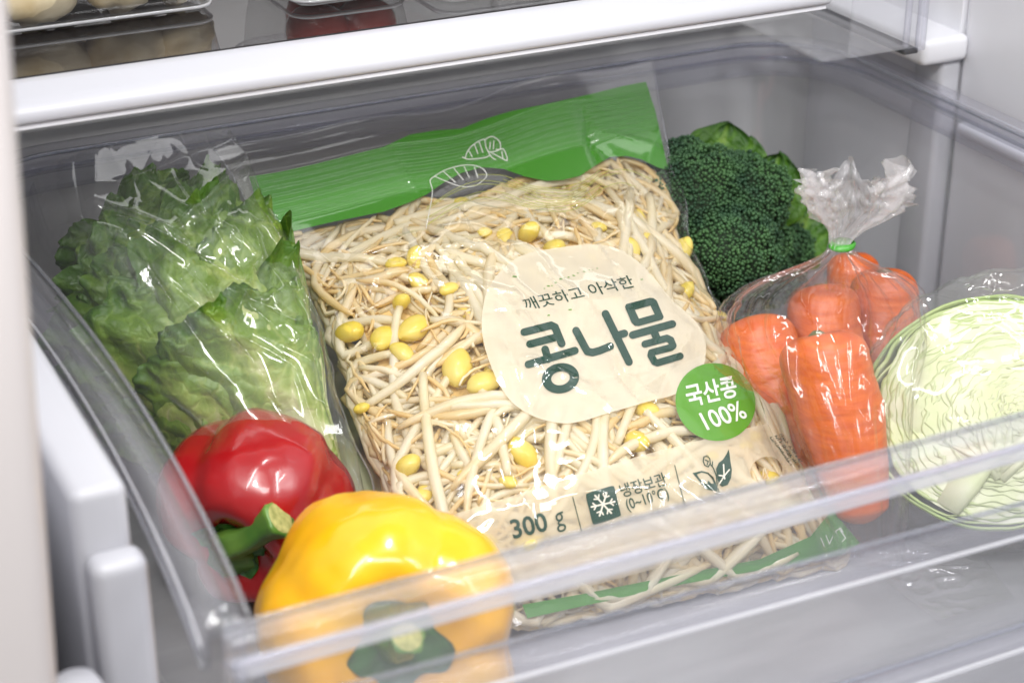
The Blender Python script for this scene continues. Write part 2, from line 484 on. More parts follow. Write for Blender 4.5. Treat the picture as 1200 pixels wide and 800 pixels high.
def upath(off=0.0, rad=7.0):
    x0, x1, y1 = -0.2-off, 66+off, 57+off
    r = rad+off
    P = [(x0+1.3*math.sin(math.pi*min(1, t_/46))**0.8, t_+0.3) for t_ in np.linspace(0, y1-r-0.3, 22)]
    for k in range(1, 10):
        a = math.pi-k*math.pi/20; P.append((x0+r+r*math.cos(a), y1-r+r*math.sin(a)))
    P.append((x0+r, y1)); P.append((33, y1)); P.append((x1-r, y1))
    for k in range(1, 10):
        a = math.pi/2-k*math.pi/20; P.append((x1-r+r*math.cos(a), y1-r+r*math.sin(a)))
    P += [(x1, y1-r), (x1, 30), (x1, 15), (x1, 0.3)]
    return P


def sweep(profile, closed=True):
    V = []
    for (o_, z) in profile:
        V += [(x, y, z) for x, y in upath(o_)]
    n = len(upath())
    k = len(profile)
    F = []
    for j in range(k if closed else k-1):
        for i in range(n-1):
            a, b = j*n+i, ((j+1) % k)*n+i
            F.append((a, a+1, b+1, b))
    if closed:
        F.append([j*n for j in range(k)]); F.append([j*n+n-1 for j in range(k)][::-1])
    return np.array(V, float), F


V, F = sweep([(-1.6, 0.2), (-0.7, 6), (0, 17.8)], closed=False)
obj('side_and_back_wall', V, F, M['side'], dr)
V, F = sweep([(-0.45, 20.05), (-0.2, 20.35), (1.1, 20.35), (1.45, 20.1), (1.45, 18.3), (1.2, 18.2), (1.1, 19.6), (-0.05, 19.5), (-0.1, 17.6), (-0.4, 17.6)])
obj('side_rim', V, F, M['rimthin'], dr)
V, F = sweep([(1.46, 19.3), (1.56, 19.3), (1.56, 19.55), (1.46, 19.55)])
obj('rim_bead', V, F, M['bead'], dr)  # pale strip added as a painted highlight line along the rim
V, F = sweep([(1.46, 18.3), (1.62, 18.3), (1.62, 18.55), (1.46, 18.55)])
obj('rim_bead', V, F, M['line'], dr)
V, F = sweep([(-0.62, 20.1), (-0.46, 20.1), (-0.46, 20.36), (-0.62, 20.36)])
obj('rim_bead', V, F, M['line'], dr)
box('drawer_floor', (-1, 66, -0.8, 56.5, -0.6, -0.1), M['floor'], dr, r=0.2)
box('front_panel', (0.2, 65.8, -0.15, 0.15, 0.0, 18.4), M['panel'], dr)
box('front_rim', (-1.0, 67, -1.15, -0.05, 18.85, 20.2), M['acrylic'], dr, r=0.22, seg=3)
box('rim_bead', (-0.9, 66.9, -0.04, 0.16, 20.0, 20.3), M['line'], dr, r=0.08)
box('rim_bead', (-0.9, 66.9, -1.36, -1.16, 19.2, 19.45), M['rimthin'], dr, r=0.08)
box('front_ridge', (-0.6, 66.6, -0.85, -0.2, 18.05, 18.75), M['bead'], dr, r=0.18, seg=3)
V, F = box_geo(-0.6, 66.6, -1.3, -0.2, 14.75, 15.9, r=0.25, seg=3)
V[:, 2] -= np.clip(V[:, 0], 0, 66)*0.022
obj('front_ridge', V, F, M['rimthin'], dr)
V, F = box_geo(-0.6, 66.6, -1.45, -1.31, 14.8, 15.05, r=0.05)
V[:, 2] -= np.clip(V[:, 0], 0, 66)*0.022
obj('ridge_bead', V, F, M['bead'], dr)
V, F = box_geo(-0.6, 66.6, -0.4, -0.18, 15.95, 16.2, r=0.05)
V[:, 2] -= np.clip(V[:, 0], 0, 66)*0.022
obj('ridge_bead', V, F, M['line'], dr)
box('front_ridge', (-0.6, 66.6, -1.2, -0.2, 6.7, 7.5), M['rimthin'], dr, r=0.25, seg=3)
box('ridge_bead', (-0.6, 66.6, -0.4, -0.18, 7.52, 7.75), M['line'], dr, r=0.05)
box('ridge_bead', (-0.6, 66.6, -1.4, -1.21, 6.8, 7.1), M['bead'], dr, r=0.05)
box('front_corner', (-1.0, -0.2, -1.05, 0.25, 0, 18.7), M['acrylic'], dr, r=0.2, seg=3)
box('front_corner', (66.0, 67, -1.05, 0.25, 0, 18.7), M['acrylic'], dr, r=0.2, seg=3)

# ------------------------------------------------------------------ shelf above
sh = empty('glass_shelf', (30, 48, 28.5), 'smoky glass shelf with a thick white front trim above the drawer', 'shelf')
prof = [(37.5, 29.5), (37.55, 29.05), (37.9, 28.85), (40.6, 28.9), (40.9, 29.2), (40.9, 30.4), (40.6, 30.65), (39.8, 30.65), (38.1, 30.15), (37.7, 29.85)]
k = len(prof)
V = [(x, y, z) for x in (-2, 54) for (y, z) in prof]
F = [(i, (i+1) % k, k+(i+1) % k, k+i) for i in range(k)]+[list(range(k))[::-1], [k+i for i in range(k)]]
o = obj('front_trim', V, F, M['trim'], sh, smooth=False)
bv = o.modifiers.new('bevel', 'BEVEL'); bv.width = 0.18*U; bv.segments = 3; bv.limit_method = 'ANGLE'; bv.angle_limit = math.radians(12)
for p_ in o.data.polygons: p_.use_smooth = True
box('trim_lip', (-2, 53.8, 37.9, 40.2, 28.6, 28.84), M['liner'], sh)
box('glass_pane', (-5.8, 53.8, 40.95, 60, 30.1, 30.6), M['glass'], sh)
box('rear_rail', (-5.8, 53.8, 59.0, 60.4, 28.6, 30.0), M['grey'], sh, r=0.2)

cb = empty('clear_bin', (60, 50, 24.5), 'empty clear plastic bin at the right end of the white shelf trim', 'bin')
box('front_wall', (56.6, 62.6, 38.7, 38.9, 24.6, 45), M['side'], cb)
box('side_panel', (62.4, 62.6, 39.0, 59, 24.6, 45), M['side'], cb)
box('corner_bead', (62.1, 62.7, 38.3, 38.9, 24.4, 45), M['acrylic'], cb, r=0.15)
box('corner_bead', (60.9, 61.3, 38.3, 38.7, 24.8, 45), M['acrylic'], cb, r=0.12)
box('bottom_bead', (61.3, 62.5, 38.8, 59, 24.1, 24.5), M['dark'], cb, r=0.1)
box('bottom_sheet', (54.5, 61.4, 38.9, 59, 24.55, 24.7), M['side'], cb)

# ------------------------------------------------------------------ trays on the shelf
def tray(name, x0, x1, y0, y1, z0, h, label, flare=0.8, cat='tray'):
    e = empty(name, ((x0+x1)/2, (y0+y1)/2, z0), label, cat)

    def ring(f, z):
        P = []
        r = 1.3
        for cx, cy, a0 in ((x1-r, y1-r, 0), (x0+r, y1-r, 90), (x0+r, y0+r, 180), (x1-r, y0+r, 270)):
            for k_ in range(7):
                a = math.radians(a0+k_*15); P.append((cx+(r+f)*math.cos(a), cy+(r+f)*math.sin(a), z))
        return P
    V_ = []
    for f, dz in ((-1.0, 0.05), (-0.4, 0.05), (0, 0.35), (flare*0.6, h*0.5), (flare, h)): V_ += ring(f, z0+dz)
    n_ = 28
    F_ = grid_faces(5, n_, wrap=True)+[list(range(n_))[::-1]]
    obj('tray_shell', V_, F_, M['tray'], e)
    V_ = []
    for f, dz in ((flare, h), (flare+0.5, h), (flare+0.55, h-0.25), (flare+0.1, h-0.28)): V_ += ring(f, z0+dz)
    obj('tray_rim', V_, grid_faces(4, n_, wrap=True), M['acrylic'], e)
    V_ = []
    for f, dz in ((0.02, 0.30), (0.16, 0.38), (0.12, 0.55), (0.0, 0.52)): V_ += ring(f, z0+dz)
    obj('base_bead', V_, grid_faces(4, n_, wrap=True), M['bead'], e)  # pale strip paints the highlight line round the tray foot
    return e


tray('mushroom_tray', -6.5+3, 15.6, 48.2, 58, 30.65, 5.5, 'clear plastic tray of mushrooms at the left end of the glass shelf')
tray('tomato_tray', 20.2, 27.6, 46.2, 56, 30.65, 5.0, 'clear rounded plastic tray of tomatoes beside the mushroom tray')
tray('empty_container', 28.6, 38.8, 43.0, 53, 30.65, 6.0, 'empty clear plastic container right of the tomato tray', cat='container')


def blob(c, r, sc=(1, 1, 1), amp=0.12, fr_=0.4, nu=24, nv=16, seed=0):
    V_ = []
    for j in range(nv+1):
        th = math.pi*j/nv
        for i in range(nu):
            ph = 2*math.pi*i/nu
            d = np.array([math.sin(th)*math.cos(ph), math.sin(th)*math.sin(ph), math.cos(th)])
            rr = r*(1+amp*fbm(d*1.6+seed*3.1, 1.0, 2))
            V_.append(np.array(c)+d*rr*np.array(sc))
    return np.array(V_), grid_faces(nv+1, nu, wrap=True)


mz = [(-0.6, 50.6, 2.3, 'tan mushroom at the far left end of the tray'), (4.9, 50.4, 3.0, 'largest cream mushroom near the tray front'), (10.4, 50.6, 2.3, 'round pale mushroom at the middle of the tray front'), (14.0, 51.0, 1.9, 'small mushroom by the right end of the tray'),
      (2.2, 54.6, 2.4, 'mushroom in the second row at the left of the tray'), (7.8, 54.8, 2.6, 'mushroom in the second row at the middle of the tray'), (12.6, 54.8, 2.3, 'mushroom in the second row at the right of the tray')]
for i, (x, y, r, lb) in enumerate(mz):
    e = empty('mushroom', (x, y, 30.9), lb, 'mushroom', 'mushrooms in the clear tray')
    V, F = blob((x, y, 31.1+r*0.8), r, (1.1, 1, 0.92), 0.22, seed=i)
    obj('cap', V, F, M['mush'], e)
    V, F = tube([(x-0.4, y+0.4, 30.95), (x, y, 31.2), (x, y, 31+r*0.6)], [0.7, 0.8, 0.75], 12)
    obj('stem', V, F, M['mush'], e)
for i, (x, y, r, lb) in enumerate([(22.4, 48.8, 2.0, 'left red tomato in the clear tray'), (25.8, 48.9, 1.9, 'right red tomato in the clear tray'), (24, 52.8, 2.1, 'red tomato at the back of the clear tray')]):
    e = empty('tomato', (x, y, 31), lb, 'tomato', 'tomatoes in the clear tray')
    V, F = blob((x, y, 31.0+r*0.95), r, (1.05, 1.05, 0.92), 0.06, seed=i+9)
    obj('flesh', V, F, M['tomato'], e)
    st = []
    for q in range(5):
        a = q*1.257
        st.append(tube([(x, y, 31+r*1.86), (x+0.5*math.cos(a), y+0.5*math.sin(a), 31+r*1.9), (x+1.0*math.cos(a), y+1.0*math.sin(a), 31+r*1.75)], [0.12, 0.14, 0.03], 6, 0.4))
    V, F = join(st)
    obj('calyx', V, F, M['calyx'], e)


# ------------------------------------------------------------------ sheets of film laid through rows of points
def row_interp(rows, v):
    R = np.array([[r[1], r[2], r[3], r[4]] for r in rows], float); t = np.array([r[0] for r in rows], float)
    i = int(np.clip(np.searchsorted(t, v)-1, 0, len(t)-2)); f = (v-t[i])/(t[i+1]-t[i])
    p0, p1, p2, p3 = R[max(i-1, 0)], R[i], R[i+1], R[min(i+2, len(R)-1)]
    return 0.5*((2*p1)+(-p0+p2)*f+(2*p0-5*p1+4*p2-p3)*f*f+(-p0+3*p1-3*p2+p3)*f**3)


def crease_field(UU, VV, segs, asp=1.0):
    H = np.zeros_like(UU)
    for (u0, v0, u1, v1, A, wd) in segs:
        dx, dy = (u1-u0), (v1-v0)*asp
        L2 = dx*dx+dy*dy
        t = ((UU-u0)*dx+(VV-v0)*asp*dy)/L2
        tc = np.clip(t, 0, 1)
        d = np.hypot(UU-u0-tc*dx, (VV-v0)*asp-tc*dy)
        H += A*np.exp(-d/wd)*(1-0.6*np.abs(2*tc-1)**2)
    return H


def rnd_creases(n, rs, umin=0, umax=1, vmin=0, vmax=1, L=(0.1, 0.35), A=0.25, wd=(0.008, 0.03), ang=None):
    out = []
    for _ in range(n):
        u, v = rs.uniform(umin, umax), rs.uniform(vmin, vmax)
        a = rs.uniform(0, 2*math.pi) if ang is None else rs.choice(ang)+rs.uniform(-0.45, 0.45)
        l = rs.uniform(*L)
        out.append((u, v, u+l*math.cos(a), v+l*math.sin(a), rs.uniform(0.35, 1)*A*rs.choice([-1, 1]), rs.uniform(*wd)))
        if rs.random() < 0.4:      # a kink at its end
            a2 = a+rs.choice([-1, 1])*rs.uniform(0.6, 1.3)
            u, v = out[-1][2], out[-1][3]
            out.append((u, v, u+0.6*l*math.cos(a2), v+0.6*l*math.sin(a2), out[-1][4]*0.9, out[-1][5]))
    return out


def sheet(rows, us, vs, p0, n, hfun):
    p0 = np.array(p0, float); n = np.array(n, float); n /= np.linalg.norm(n)
    UU, VV = np.meshgrid(us, vs)
    H = hfun(UU, VV)
    G = np.zeros((len(vs), len(us), 3))
    for j, v in enumerate(vs):
        lx, ly, rx, ry = row_interp(rows, v)
        a = on_plane(lx, ly, p0, n); b = on_plane(rx, ry, p0, n)
        G[j] = a+(b-a)*np.array(us)[:, None]
    G += H[:, :, None]*n
    return G


# ------------------------------------------------------------------ bean sprout bag
BP0 = np.array([33.3, 18.4, 1.6]); tilt = math.radians(27.5)
BT = np.array([0, math.cos(tilt), math.sin(tilt)]); BN = np.array([0, -math.sin(tilt), math.cos(tilt)]); BX = np.array([1.0, 0, 0])
rows_b = [(0.00, 250, 182, 766, 68), (0.05, 274, 216, 770, 100), (0.12, 306, 274, 778, 150), (0.18, 330, 306, 788, 200), (0.25, 352, 338, 802, 252),
          (0.33, 373, 372, 822, 310), (0.42, 380, 415, 848, 368), (0.52, 396, 462, 880, 428), (0.62, 420, 528, 912, 487),
          (0.72, 444, 592, 944, 545), (0.82, 494, 656, 980, 600), (0.91, 556, 704, 1004, 632), (1.0, 598, 735, 1012, 652)]
_rb = []
for _v in np.linspace(0, 1, 60):
    _r = row_interp(rows_b, _v)
    _k = min(1, max(0, (_v-0.1)/0.1))*min(1, (1-_v)/0.08)
    _rb.append((_v, _r[0]+_k*(3.2*math.sin(_v*31)+2*math.sin(_v*57+1)), _r[1], _r[2]+_k*(3.4*math.sin(_v*27+2)+2.2*math.sin(_v*61)), _r[3]))
rows_b = _rb
rs = np.random.RandomState(11)
segs_b = rnd_creases(34, rs, 0.03, 0.97, 0.2, 0.98, L=(0.12, 0.42), A=0.30, wd=(0.007, 0.018))
segs_b += rnd_creases(26, rs, 0.05, 0.98, 0.17, 0.33, L=(0.06, 0.22), A=0.26, wd=(0.005, 0.016), ang=[1.2, 1.7, 0.9, 2.2])
segs_b += rnd_creases(14, rs, 0.85, 1.0, 0.3, 0.95, L=(0.06, 0.22), A=0.28, wd=(0.006, 0.02), ang=[1.5, 1.7])
segs_b += rnd_creases(12, rs, 0.0, 0.1, 0.15, 0.7, L=(0.05, 0.2), A=0.3, wd=(0.006, 0.02), ang=[1.4, 1.0])
# the folds that catch the light in the middle of the bag
segs_b += [(0.10, 0.30, 0.42, 0.42, 0.6, 0.012), (0.22, 0.27, 0.40, 0.34, -0.5, 0.010), (0.25, 0.26, 0.44, 0.30, 0.5, 0.010), (0.08, 0.24, 0.30, 0.22, 0.5, 0.012), (0.55, 0.20, 0.80, 0.24, 0.4, 0.010), (0.40, 0.26, 0.46, 0.43, 0.28, 0.007),
           (0.44, 0.17, 0.56, 0.25, 0.6, 0.010), (0.42, 0.16, 0.38, 0.28, 0.6, 0.010), (0.38, 0.28, 0.52, 0.25, -0.35, 0.008), (0.52, 0.36, 0.53, 0.46, 0.25, 0.007),
           (0.33, 0.02, 0.36, 0.12, 0.20, 0.010), (0.82, 0.10, 0.97, 0.15, 0.35, 0.014), (0.80, 0.11, 0.86, 0.17, -0.3, 0.012)]


def bulge_b(Uu, Vv):
    e = np.clip(1-np.abs(2*Uu-1)**2.6, 0, 1)**0.62
    p = np.interp(Vv, [0, 0.12, 0.2, 0.3, 0.45, 0.65, 0.8, 0.9, 0.96, 1], [0.0, 0.25, 1.6, 3.2, 4.5, 4.9, 4.3, 2.6, 0.8, 0.2])
    return e*p


def h_front(Uu, Vv, ridges=True):
    H = bulge_b(Uu, Vv)
    if ridges:
        H += 0.055*np.sin(Vv*2*math.pi/0.0092)*np.clip((0.125-Vv)/0.01, 0, 1)*np.clip((Vv-0.045)/0.006, 0, 1)
        H += 0.02*np.sin(Vv*2*math.pi/0.014)*np.clip((0.05-Vv)/0.01, 0, 1)
    wav = (0.55*np.sin(Uu*9.0+0.7)+0.35*np.sin(Uu*17+2.2)+0.25*np.sin(Uu*5+Vv*9))*np.exp(-Vv/0.14)
    H += wav
    H += crease_field(Uu, Vv, segs_b, 1.15)*np.clip((Vv-0.02)/0.1, 0, 1)
    return H


us = np.linspace(0, 1, 230)
vs = np.concatenate([np.linspace(0, 0.13, 120, endpoint=False), np.linspace(0.13, 1, 250)])
GF = sheet(rows_b, us, vs, BP0, BN, h_front)
for j in range(len(vs)):                                             # soft lumps where sprouts press on the film
    for i in range(len(us)):
        k_ = min(1, max(0, (vs[j]-0.15)/0.1))
        if k_ > 0:
            GF[j, i] += BN*k_*(0.22*noise.noise(Vector(GF[j, i])*0.30)+0.07*noise.noise(Vector(GF[j, i])*0.8))
GS = sheet(rows_b, us, np.linspace(0, 1, 300), BP0, BN, lambda a, b: h_front(a, b, False))
GB = sheet(rows_b, np.linspace(0, 1, 70), np.linspace(0, 1, 90), BP0, BN, lambda a, b: -0.42*bulge_b(a, b)-0.08+(0.55*np.sin(a*9.0+0.7)+0.35*np.sin(a*17+2.2)+0.25*np.sin(a*5+b*9))*np.exp(-b/0.14))
bag = empty('bean_sprout_bag', (33, 20, 0.3), 'clear bag of bean sprouts with green top band, cream label and green round badge', 'bag of sprouts')
V, F = GF.reshape(-1, 3), grid_faces(len(vs), len(us))
obj('front_film', V, F, M['film'], bag)
bvh = BVHTree.FromPolygons([Vector(p) for p in V], F)
bvs = BVHTree.FromPolygons([Vector(p) for p in GS.reshape(-1, 3)], grid_faces(300, len(us)))
for side in (0, -1):
    V_, F_ = tube(GF[::3, side], [0.07]*len(GF[::3]), 6)
    obj('side_seam', V_, F_, M['acrylic'], bag)
V_, F_ = tube(GF[0, ::3], [0.05]*len(GF[0, ::3]), 6)
obj('cut_edge', V_, F_, M['acrylic'], bag)
obj('back_film', GB.reshape(-1, 3), grid_faces(90, 70), M['film'], bag)

# surface height over the bag's own plane, for what lies under the film
AX = np.linspace(0, 44, 133); BY = np.linspace(-2, 44, 139)
AX0 = 10.0
HG = np.full((len(BY), len(AX)), np.nan)
for j, b_ in enumerate(BY):
    for i, a_ in enumerate(AX):
        o_ = BP0+BX*(a_+AX0-BP0[0])+BT*b_
        hit = bvh.ray_cast(Vector(o_+BN*12), Vector(-BN))
        if hit[0] is not None: HG[j, i] = np.dot(np.array(hit[0])-o_, BN)


def hsurf(a, b):
    i = (a-AX[0])/(AX[1]-AX[0]); j = (b-BY[0])/(BY[1]-BY[0])
    i0, j0 = int(i), int(j)
    if i0 < 0 or j0 < 0 or i0 >= len(AX)-1 or j0 >= len(BY)-1: return None
    f, g = i-i0, j-j0
    h = HG[j0, i0]*(1-f)*(1-g)+HG[j0, i0+1]*f*(1-g)+HG[j0+1, i0]*(1-f)*g+HG[j0+1, i0+1]*f*g
    return None if np.isnan(h) else h


def to_ab(P):
    return P[0]-AX0, np.dot(P-BP0, BT)


def from_ab(a, b, h):
    return BP0+BX*(a+AX0-BP0[0])+BT*b+BN*h


def hit_ab(px, py):
    h = bvh.ray_cast(Vector(CAM), Vector(ray(px, py)))
    return to_ab(np.array(h[0])) if h[0] is not None else None


# ---- printing: outlines laid out on the film and pressed onto its inner side
def decal(name, loops_or_mesh, mat, depth, cut=5.0, parent=None, bv=None, is_mesh=False, thick=False):
    parent = parent or bag; bv = bv or bvh
    bm = bmesh.new()
    if is_mesh:
        V2, F2 = loops_or_mesh
        vs_ = [bm.verts.new((x, y, 0)) for x, y in V2]
        for f in F2:
            try: bm.faces.new([vs_[i] for i in f])
            except ValueError: pass
    else:
        for loops in loops_or_mesh:
            flat = [p for l in loops for p in l]
            tris = tessellate_polygon([[Vector((x, y, 0)) for x, y in l] for l in loops])
            vs_ = [bm.verts.new((x, y, 0)) for x, y in flat]
            for t in tris:
                try: bm.faces.new([vs_[i] for i in t])
                except ValueError: pass
    xs = [v.co.x for v in bm.verts]; ys = [v.co.y for v in bm.verts]
    for ax, lo, hi in ((0, min(xs), max(xs)), (1, min(ys), max(ys))):
        c_ = lo+cut
        while c_ < hi:
            no = (1, 0, 0) if ax == 0 else (0, 1, 0)
            pc = (c_, 0, 0) if ax == 0 else (0, c_, 0)
            bmesh.ops.bisect_plane(bm, geom=bm.verts[:]+bm.edges[:]+bm.faces[:], plane_co=pc, plane_no=no)
            c_ += cut
    dead = []
    for v in bm.verts:
        r_ = Vector(ray(v.co.x, v.co.y)).normalized()
        h = bv.ray_cast(Vector(CAM), r_)
        if h[0] is None: dead.append(v); continue
        v.co = h[0]+r_*depth
    bmesh.ops.delete(bm, geom=dead, context='VERTS')
    bm.verts.index_update()
    V_ = [tuple(v.co) for v in bm.verts]; F_ = [[v.index for v in f.verts] for f in bm.faces]
    bm.free()
    return obj(name, V_, F_, mat, parent, smooth=False)


def smooth_loop(pts, n=6):
    P = np.array(pts, float); k_ = len(P); out = []
    for i in range(k_):
        p0, p1, p2, p3 = P[i-1], P[i], P[(i+1) % k_], P[(i+2) % k_]
        for q in range(n):
            f = q/n
            out.append(tuple(0.5*((2*p1)+(-p0+p2)*f+(2*p0-5*p1+4*p2-p3)*f*f+(-p0+3*p1-3*p2+p3)*f**3)))
    return out


def stroke(pts, w_, round_=True):
    """outline of a round-ended pen stroke through pts"""
    P = [np.array(p, float) for p in pts]
    def side(P):
        out = []
        for i in range(len(P)):
            if i == 0 or i == len(P)-1:
                d = (P[1]-P[0]) if i == 0 else (P[-1]-P[-2]); d = d/np.linalg.norm(d)
                out.append(P[i]+np.array([-d[1], d[0]])*w_/2)
            else:
                d0 = (P[i]-P[i-1]); d0 /= np.linalg.norm(d0); d1 = (P[i+1]-P[i]); d1 /= np.linalg.norm(d1)
                n0 = np.array([-d0[1], d0[0]]); n1 = np.array([-d1[1], d1[0]])
                if d0[0]*d1[1]-d0[1]*d1[0] < 0:      # outer side of the bend: arc
                    a0 = math.atan2(n0[1], n0[0]); a1 = math.atan2(n1[1], n1[0])
                    while a1 > a0: a1 -= 2*math.pi
                    for q in range(5): a = a0+(a1-a0)*q/4; out.append(P[i]+np.array([math.cos(a), math.sin(a)])*w_/2)
                else:
                    b = n0+n1; b /= np.linalg.norm(b); c_ = max(0.35, np.dot(b, n0)); out.append(P[i]+b*w_/2/c_)
        return out
    L = side(P); R = side(P[::-1])
    def cap(P_, d):
        a = math.atan2(d[1], d[0]); return [P_+np.array([math.cos(a+t), math.sin(a+t)])*w_/2 for t in np.linspace(math.pi/2, -math.pi/2, 9)[1:-1]]
    dE = P[-1]-P[-2]; dS = P[0]-P[1]
    return [tuple(p) for p in L+cap(P[-1], dE)+R+cap(P[0], dS)]


def ell(cx, cy, rx, ry, rot=0, n=40):
    c_, s_ = math.cos(rot), math.sin(rot)
    return [(cx+rx*math.cos(t)*c_-ry*math.sin(t)*s_, cy+rx*math.cos(t)*s_+ry*math.sin(t)*c_) for t in np.linspace(0, 2*math.pi, n, endpoint=False)]


_tc = bpy.data.curves.new('lettering', 'FONT'); _to = bpy.data.objects.new('lettering', _tc); COL.objects.link(_to)


def text2d(body, BL, BR, TL, bold=0.0, res=3):
    _tc.body = body; _tc.size = 1; _tc.offset = bold; _tc.resolution_u = res
    bpy.context.view_layer.update()
    me = bpy.data.meshes.new_from_object(_to.evaluated_get(bpy.context.evaluated_depsgraph_get()))
    P = np.array([v.co[:2] for v in me.vertices]); F_ = [list(p.vertices) for p in me.polygons]
    bpy.data.meshes.remove(me)
    lo, hi = P.min(0), P.max(0); Q = (P-lo)/(hi-lo)
    BL, BR, TL = map(np.array, (BL, BR, TL))
    return [tuple(BL+q[0]*(BR-BL)+q[1]*(TL-BL)) for q in Q], F_


# cream label, band, badge
z1 = lambda pts, sc, ox, oy: [(ox+x/sc, oy+y/sc) for x, y in pts]
lab = smooth_loop(z1([(75, 220), (88, 155), (125, 100), (180, 62), (260, 45), (350, 35), (412, 44), (470, 78), (515, 125), (560, 180), (605, 220), (636, 262), (642, 315), (625, 365), (570, 412), (500, 432), (445, 448), (395, 462), (330, 482), (280, 488), (215, 474), (160, 442), (125, 400), (97, 340), (79, 280)], 2.162, 530, 270))
decal('label', [[lab]], M['label'], 0.09)
hole = ell(898, 551, 19, 16, -0.3)
band = [(432, 640), (480, 620), (540, 600), (646, 566), (753, 533), (815, 517), (881, 500), (900, 496), (912, 516), (928, 541), (944, 568), (958, 592), (940, 612), (860, 638), (760, 668), (640, 700), (560, 712), (490, 690)]
decal('label_band', [[band, hole]], M['band'], 0.09)
decal('badge', [[ell(838.5, 470.8, 47.5, 45, 0.5)]], M['print_badge'], 0.06)
# green top band with a wavy lower edge
gb = [(292, 207), (330, 201), (370, 192), (410, 182), (450, 172), (480, 158), (510, 153), (540, 151), (570, 139), (600, 130), (640, 122), (690, 111), (730, 101), (757, 96), (768, 130), (783, 199)]
gb += [(770, 196), (752, 187), (735, 183), (715, 184), (698, 194), (680, 206), (660, 211), (640, 212), (615, 207), (590, 198), (565, 196), (540, 203), (520, 214), (500, 228), (478, 238), (450, 248), (420, 254), (390, 260), (360, 267), (335, 273), (313, 277), (303, 245)]
decal('green_band', [[gb]], M['print_green'], 0.13, bv=bvs)
wl = []
for q in range(9):
    base_ = np.array([(500, 232), (530, 214), (560, 202), (590, 203), (615, 211), (640, 217), (665, 216), (688, 206), (705, 194), (728, 188), (745, 191), (765, 202)], float)
    base_[:, 1] += 3.4*(q+1)+np.array([1.2*math.sin(i*1.9+q) for i in range(len(base_))])
    i0 = RND.randint(0, 4); i1 = RND.randint(8, 12)
    wl.append([stroke([tuple(p) for p in smoothpath(base_[i0:i1], 22)], 0.75)])
decal('contour_lines', wl, M['wisp'], 0.10, cut=12, bv=bvs)
# bottom seal strip
decal('green_bottom_band', [[[(975, 597), (1008, 636), (985, 650), (917, 663), (800, 684), (700, 706), (618, 724), (612, 708), (680, 696), (800, 672), (890, 655), (950, 628)]]], M['print_green'], 0.05)

# lettering: the big word in pen strokes
K = lambda pts: z1(pts, 5.4545, 600, 330)
W = 9.0
big = [[stroke(K([(78, 322), (250, 278), (275, 290), (318, 395)]), W)], [stroke(K([(115, 398), (272, 357)]), W)], [stroke(K([(212, 432), (230, 495)]), W)], [stroke(K([(105, 528), (402, 440)]), W)],
       [ell(*K([(310, 616)])[0], 120/5.4545, 96/5.4545, -0.2), ell(*K([(310, 616)])[0], 60/5.4545, 44/5.4545, -0.2)],
       [stroke(K([(410, 312), (462, 410), (482, 445), (515, 452), (560, 440), (628, 412)]), W)], [stroke(K([(598, 205), (748, 512)]), W)], [stroke(K([(665, 346), (718, 330)]), W)],
       [K([(722, 160), (730, 143), (880, 103), (905, 105), (925, 120), (970, 225), (960, 242), (810, 283), (785, 280), (765, 262)]), K([(785, 180), (885, 152), (912, 208), (812, 236)])],
       [stroke(K([(772, 340), (1025, 270)]), W)], [stroke(K([(905, 312), (930, 370)]), W)],
       [stroke(K([(850, 398), (990, 360), (1015, 372), (1030, 408), (1015, 420), (892, 452), (888, 470), (912, 512), (930, 518), (1075, 475)]), W*0.92)]]
for i, s_ in enumerate(big):
    decal('letter_stroke', [s_], M['ink'], 0.045-0.002*i, cut=6)
decal('lettering', text2d('깨끗하고 아삭한', (618, 364), (745, 336), (610.5, 350), 0.006), M['ink'], 0.04, is_mesh=True, cut=12)
decal('badge_lettering', text2d('국산콩', (807.5, 477.5), (866, 464.5), (801, 451.5), 0.02), M['white_ink'], 0.03, is_mesh=True, cut=12)
decal('badge_lettering', text2d('100%', (829, 504), (877, 489), (818.5, 484), 0.012), M['white_ink'], 0.03, is_mesh=True, cut=12)
decal('lettering', text2d('300', (602, 631.5), (643.5, 621.5), (596.5, 609), 0.02), M['ink'], 0.03, is_mesh=True, cut=12)
decal('lettering', text2d('g', (654, 624.5), (664.5, 621), (649, 602), 0.0), M['ink'], 0.03, is_mesh=True, cut=12)
decal('lettering', text2d('냉장보관', (730, 583), (783, 568), (724.5, 567.5), 0.008), M['ink'], 0.03, is_mesh=True, cut=12)
decal('lettering', text2d('(0~10°C)', (737, 601), (786, 586), (731.5, 584.5), 0.01), M['ink'], 0.03, is_mesh=True, cut=12)
decal('divider_line', [[stroke([(671.3, 582.5), (681.5, 622)], 1.1)]], M['ink'], 0.03)
decal('divider_line', [[stroke([(790.7, 545), (802.5, 592)], 1.1)]], M['ink'], 0.03)
sq = smooth_loop([(690, 577), (708, 571.5), (717.5, 569), (720.5, 572), (724, 588), (727.5, 602), (725, 605), (708, 611), (697, 614), (694, 611), (690.5, 597), (686.7, 581)], 4)
decal('snow_icon', [[sq]], M['ink'], 0.04)
cx, cy = 706.8, 590.5
sn = []
for q in range(6):
    a = q*math.pi/3+0.3+math.pi/6
    d = np.array([math.cos(a), math.sin(a)]); e_ = np.array([cx, cy])+d*14
    sn.append([stroke([(cx, cy), tuple(e_)], 2.0)])
    for s_ in (-1, 1):
        a2 = a+s_*0.85; b_ = np.array([cx, cy])+d*8.2
        sn.append([stroke([tuple(b_), tuple(b_+5*np.array([math.cos(a2), math.sin(a2)]))], 1.6)])
for i, s_ in enumerate(sn): decal('snow_ray', [s_], M['cream_ink'], 0.035-0.0008*i)
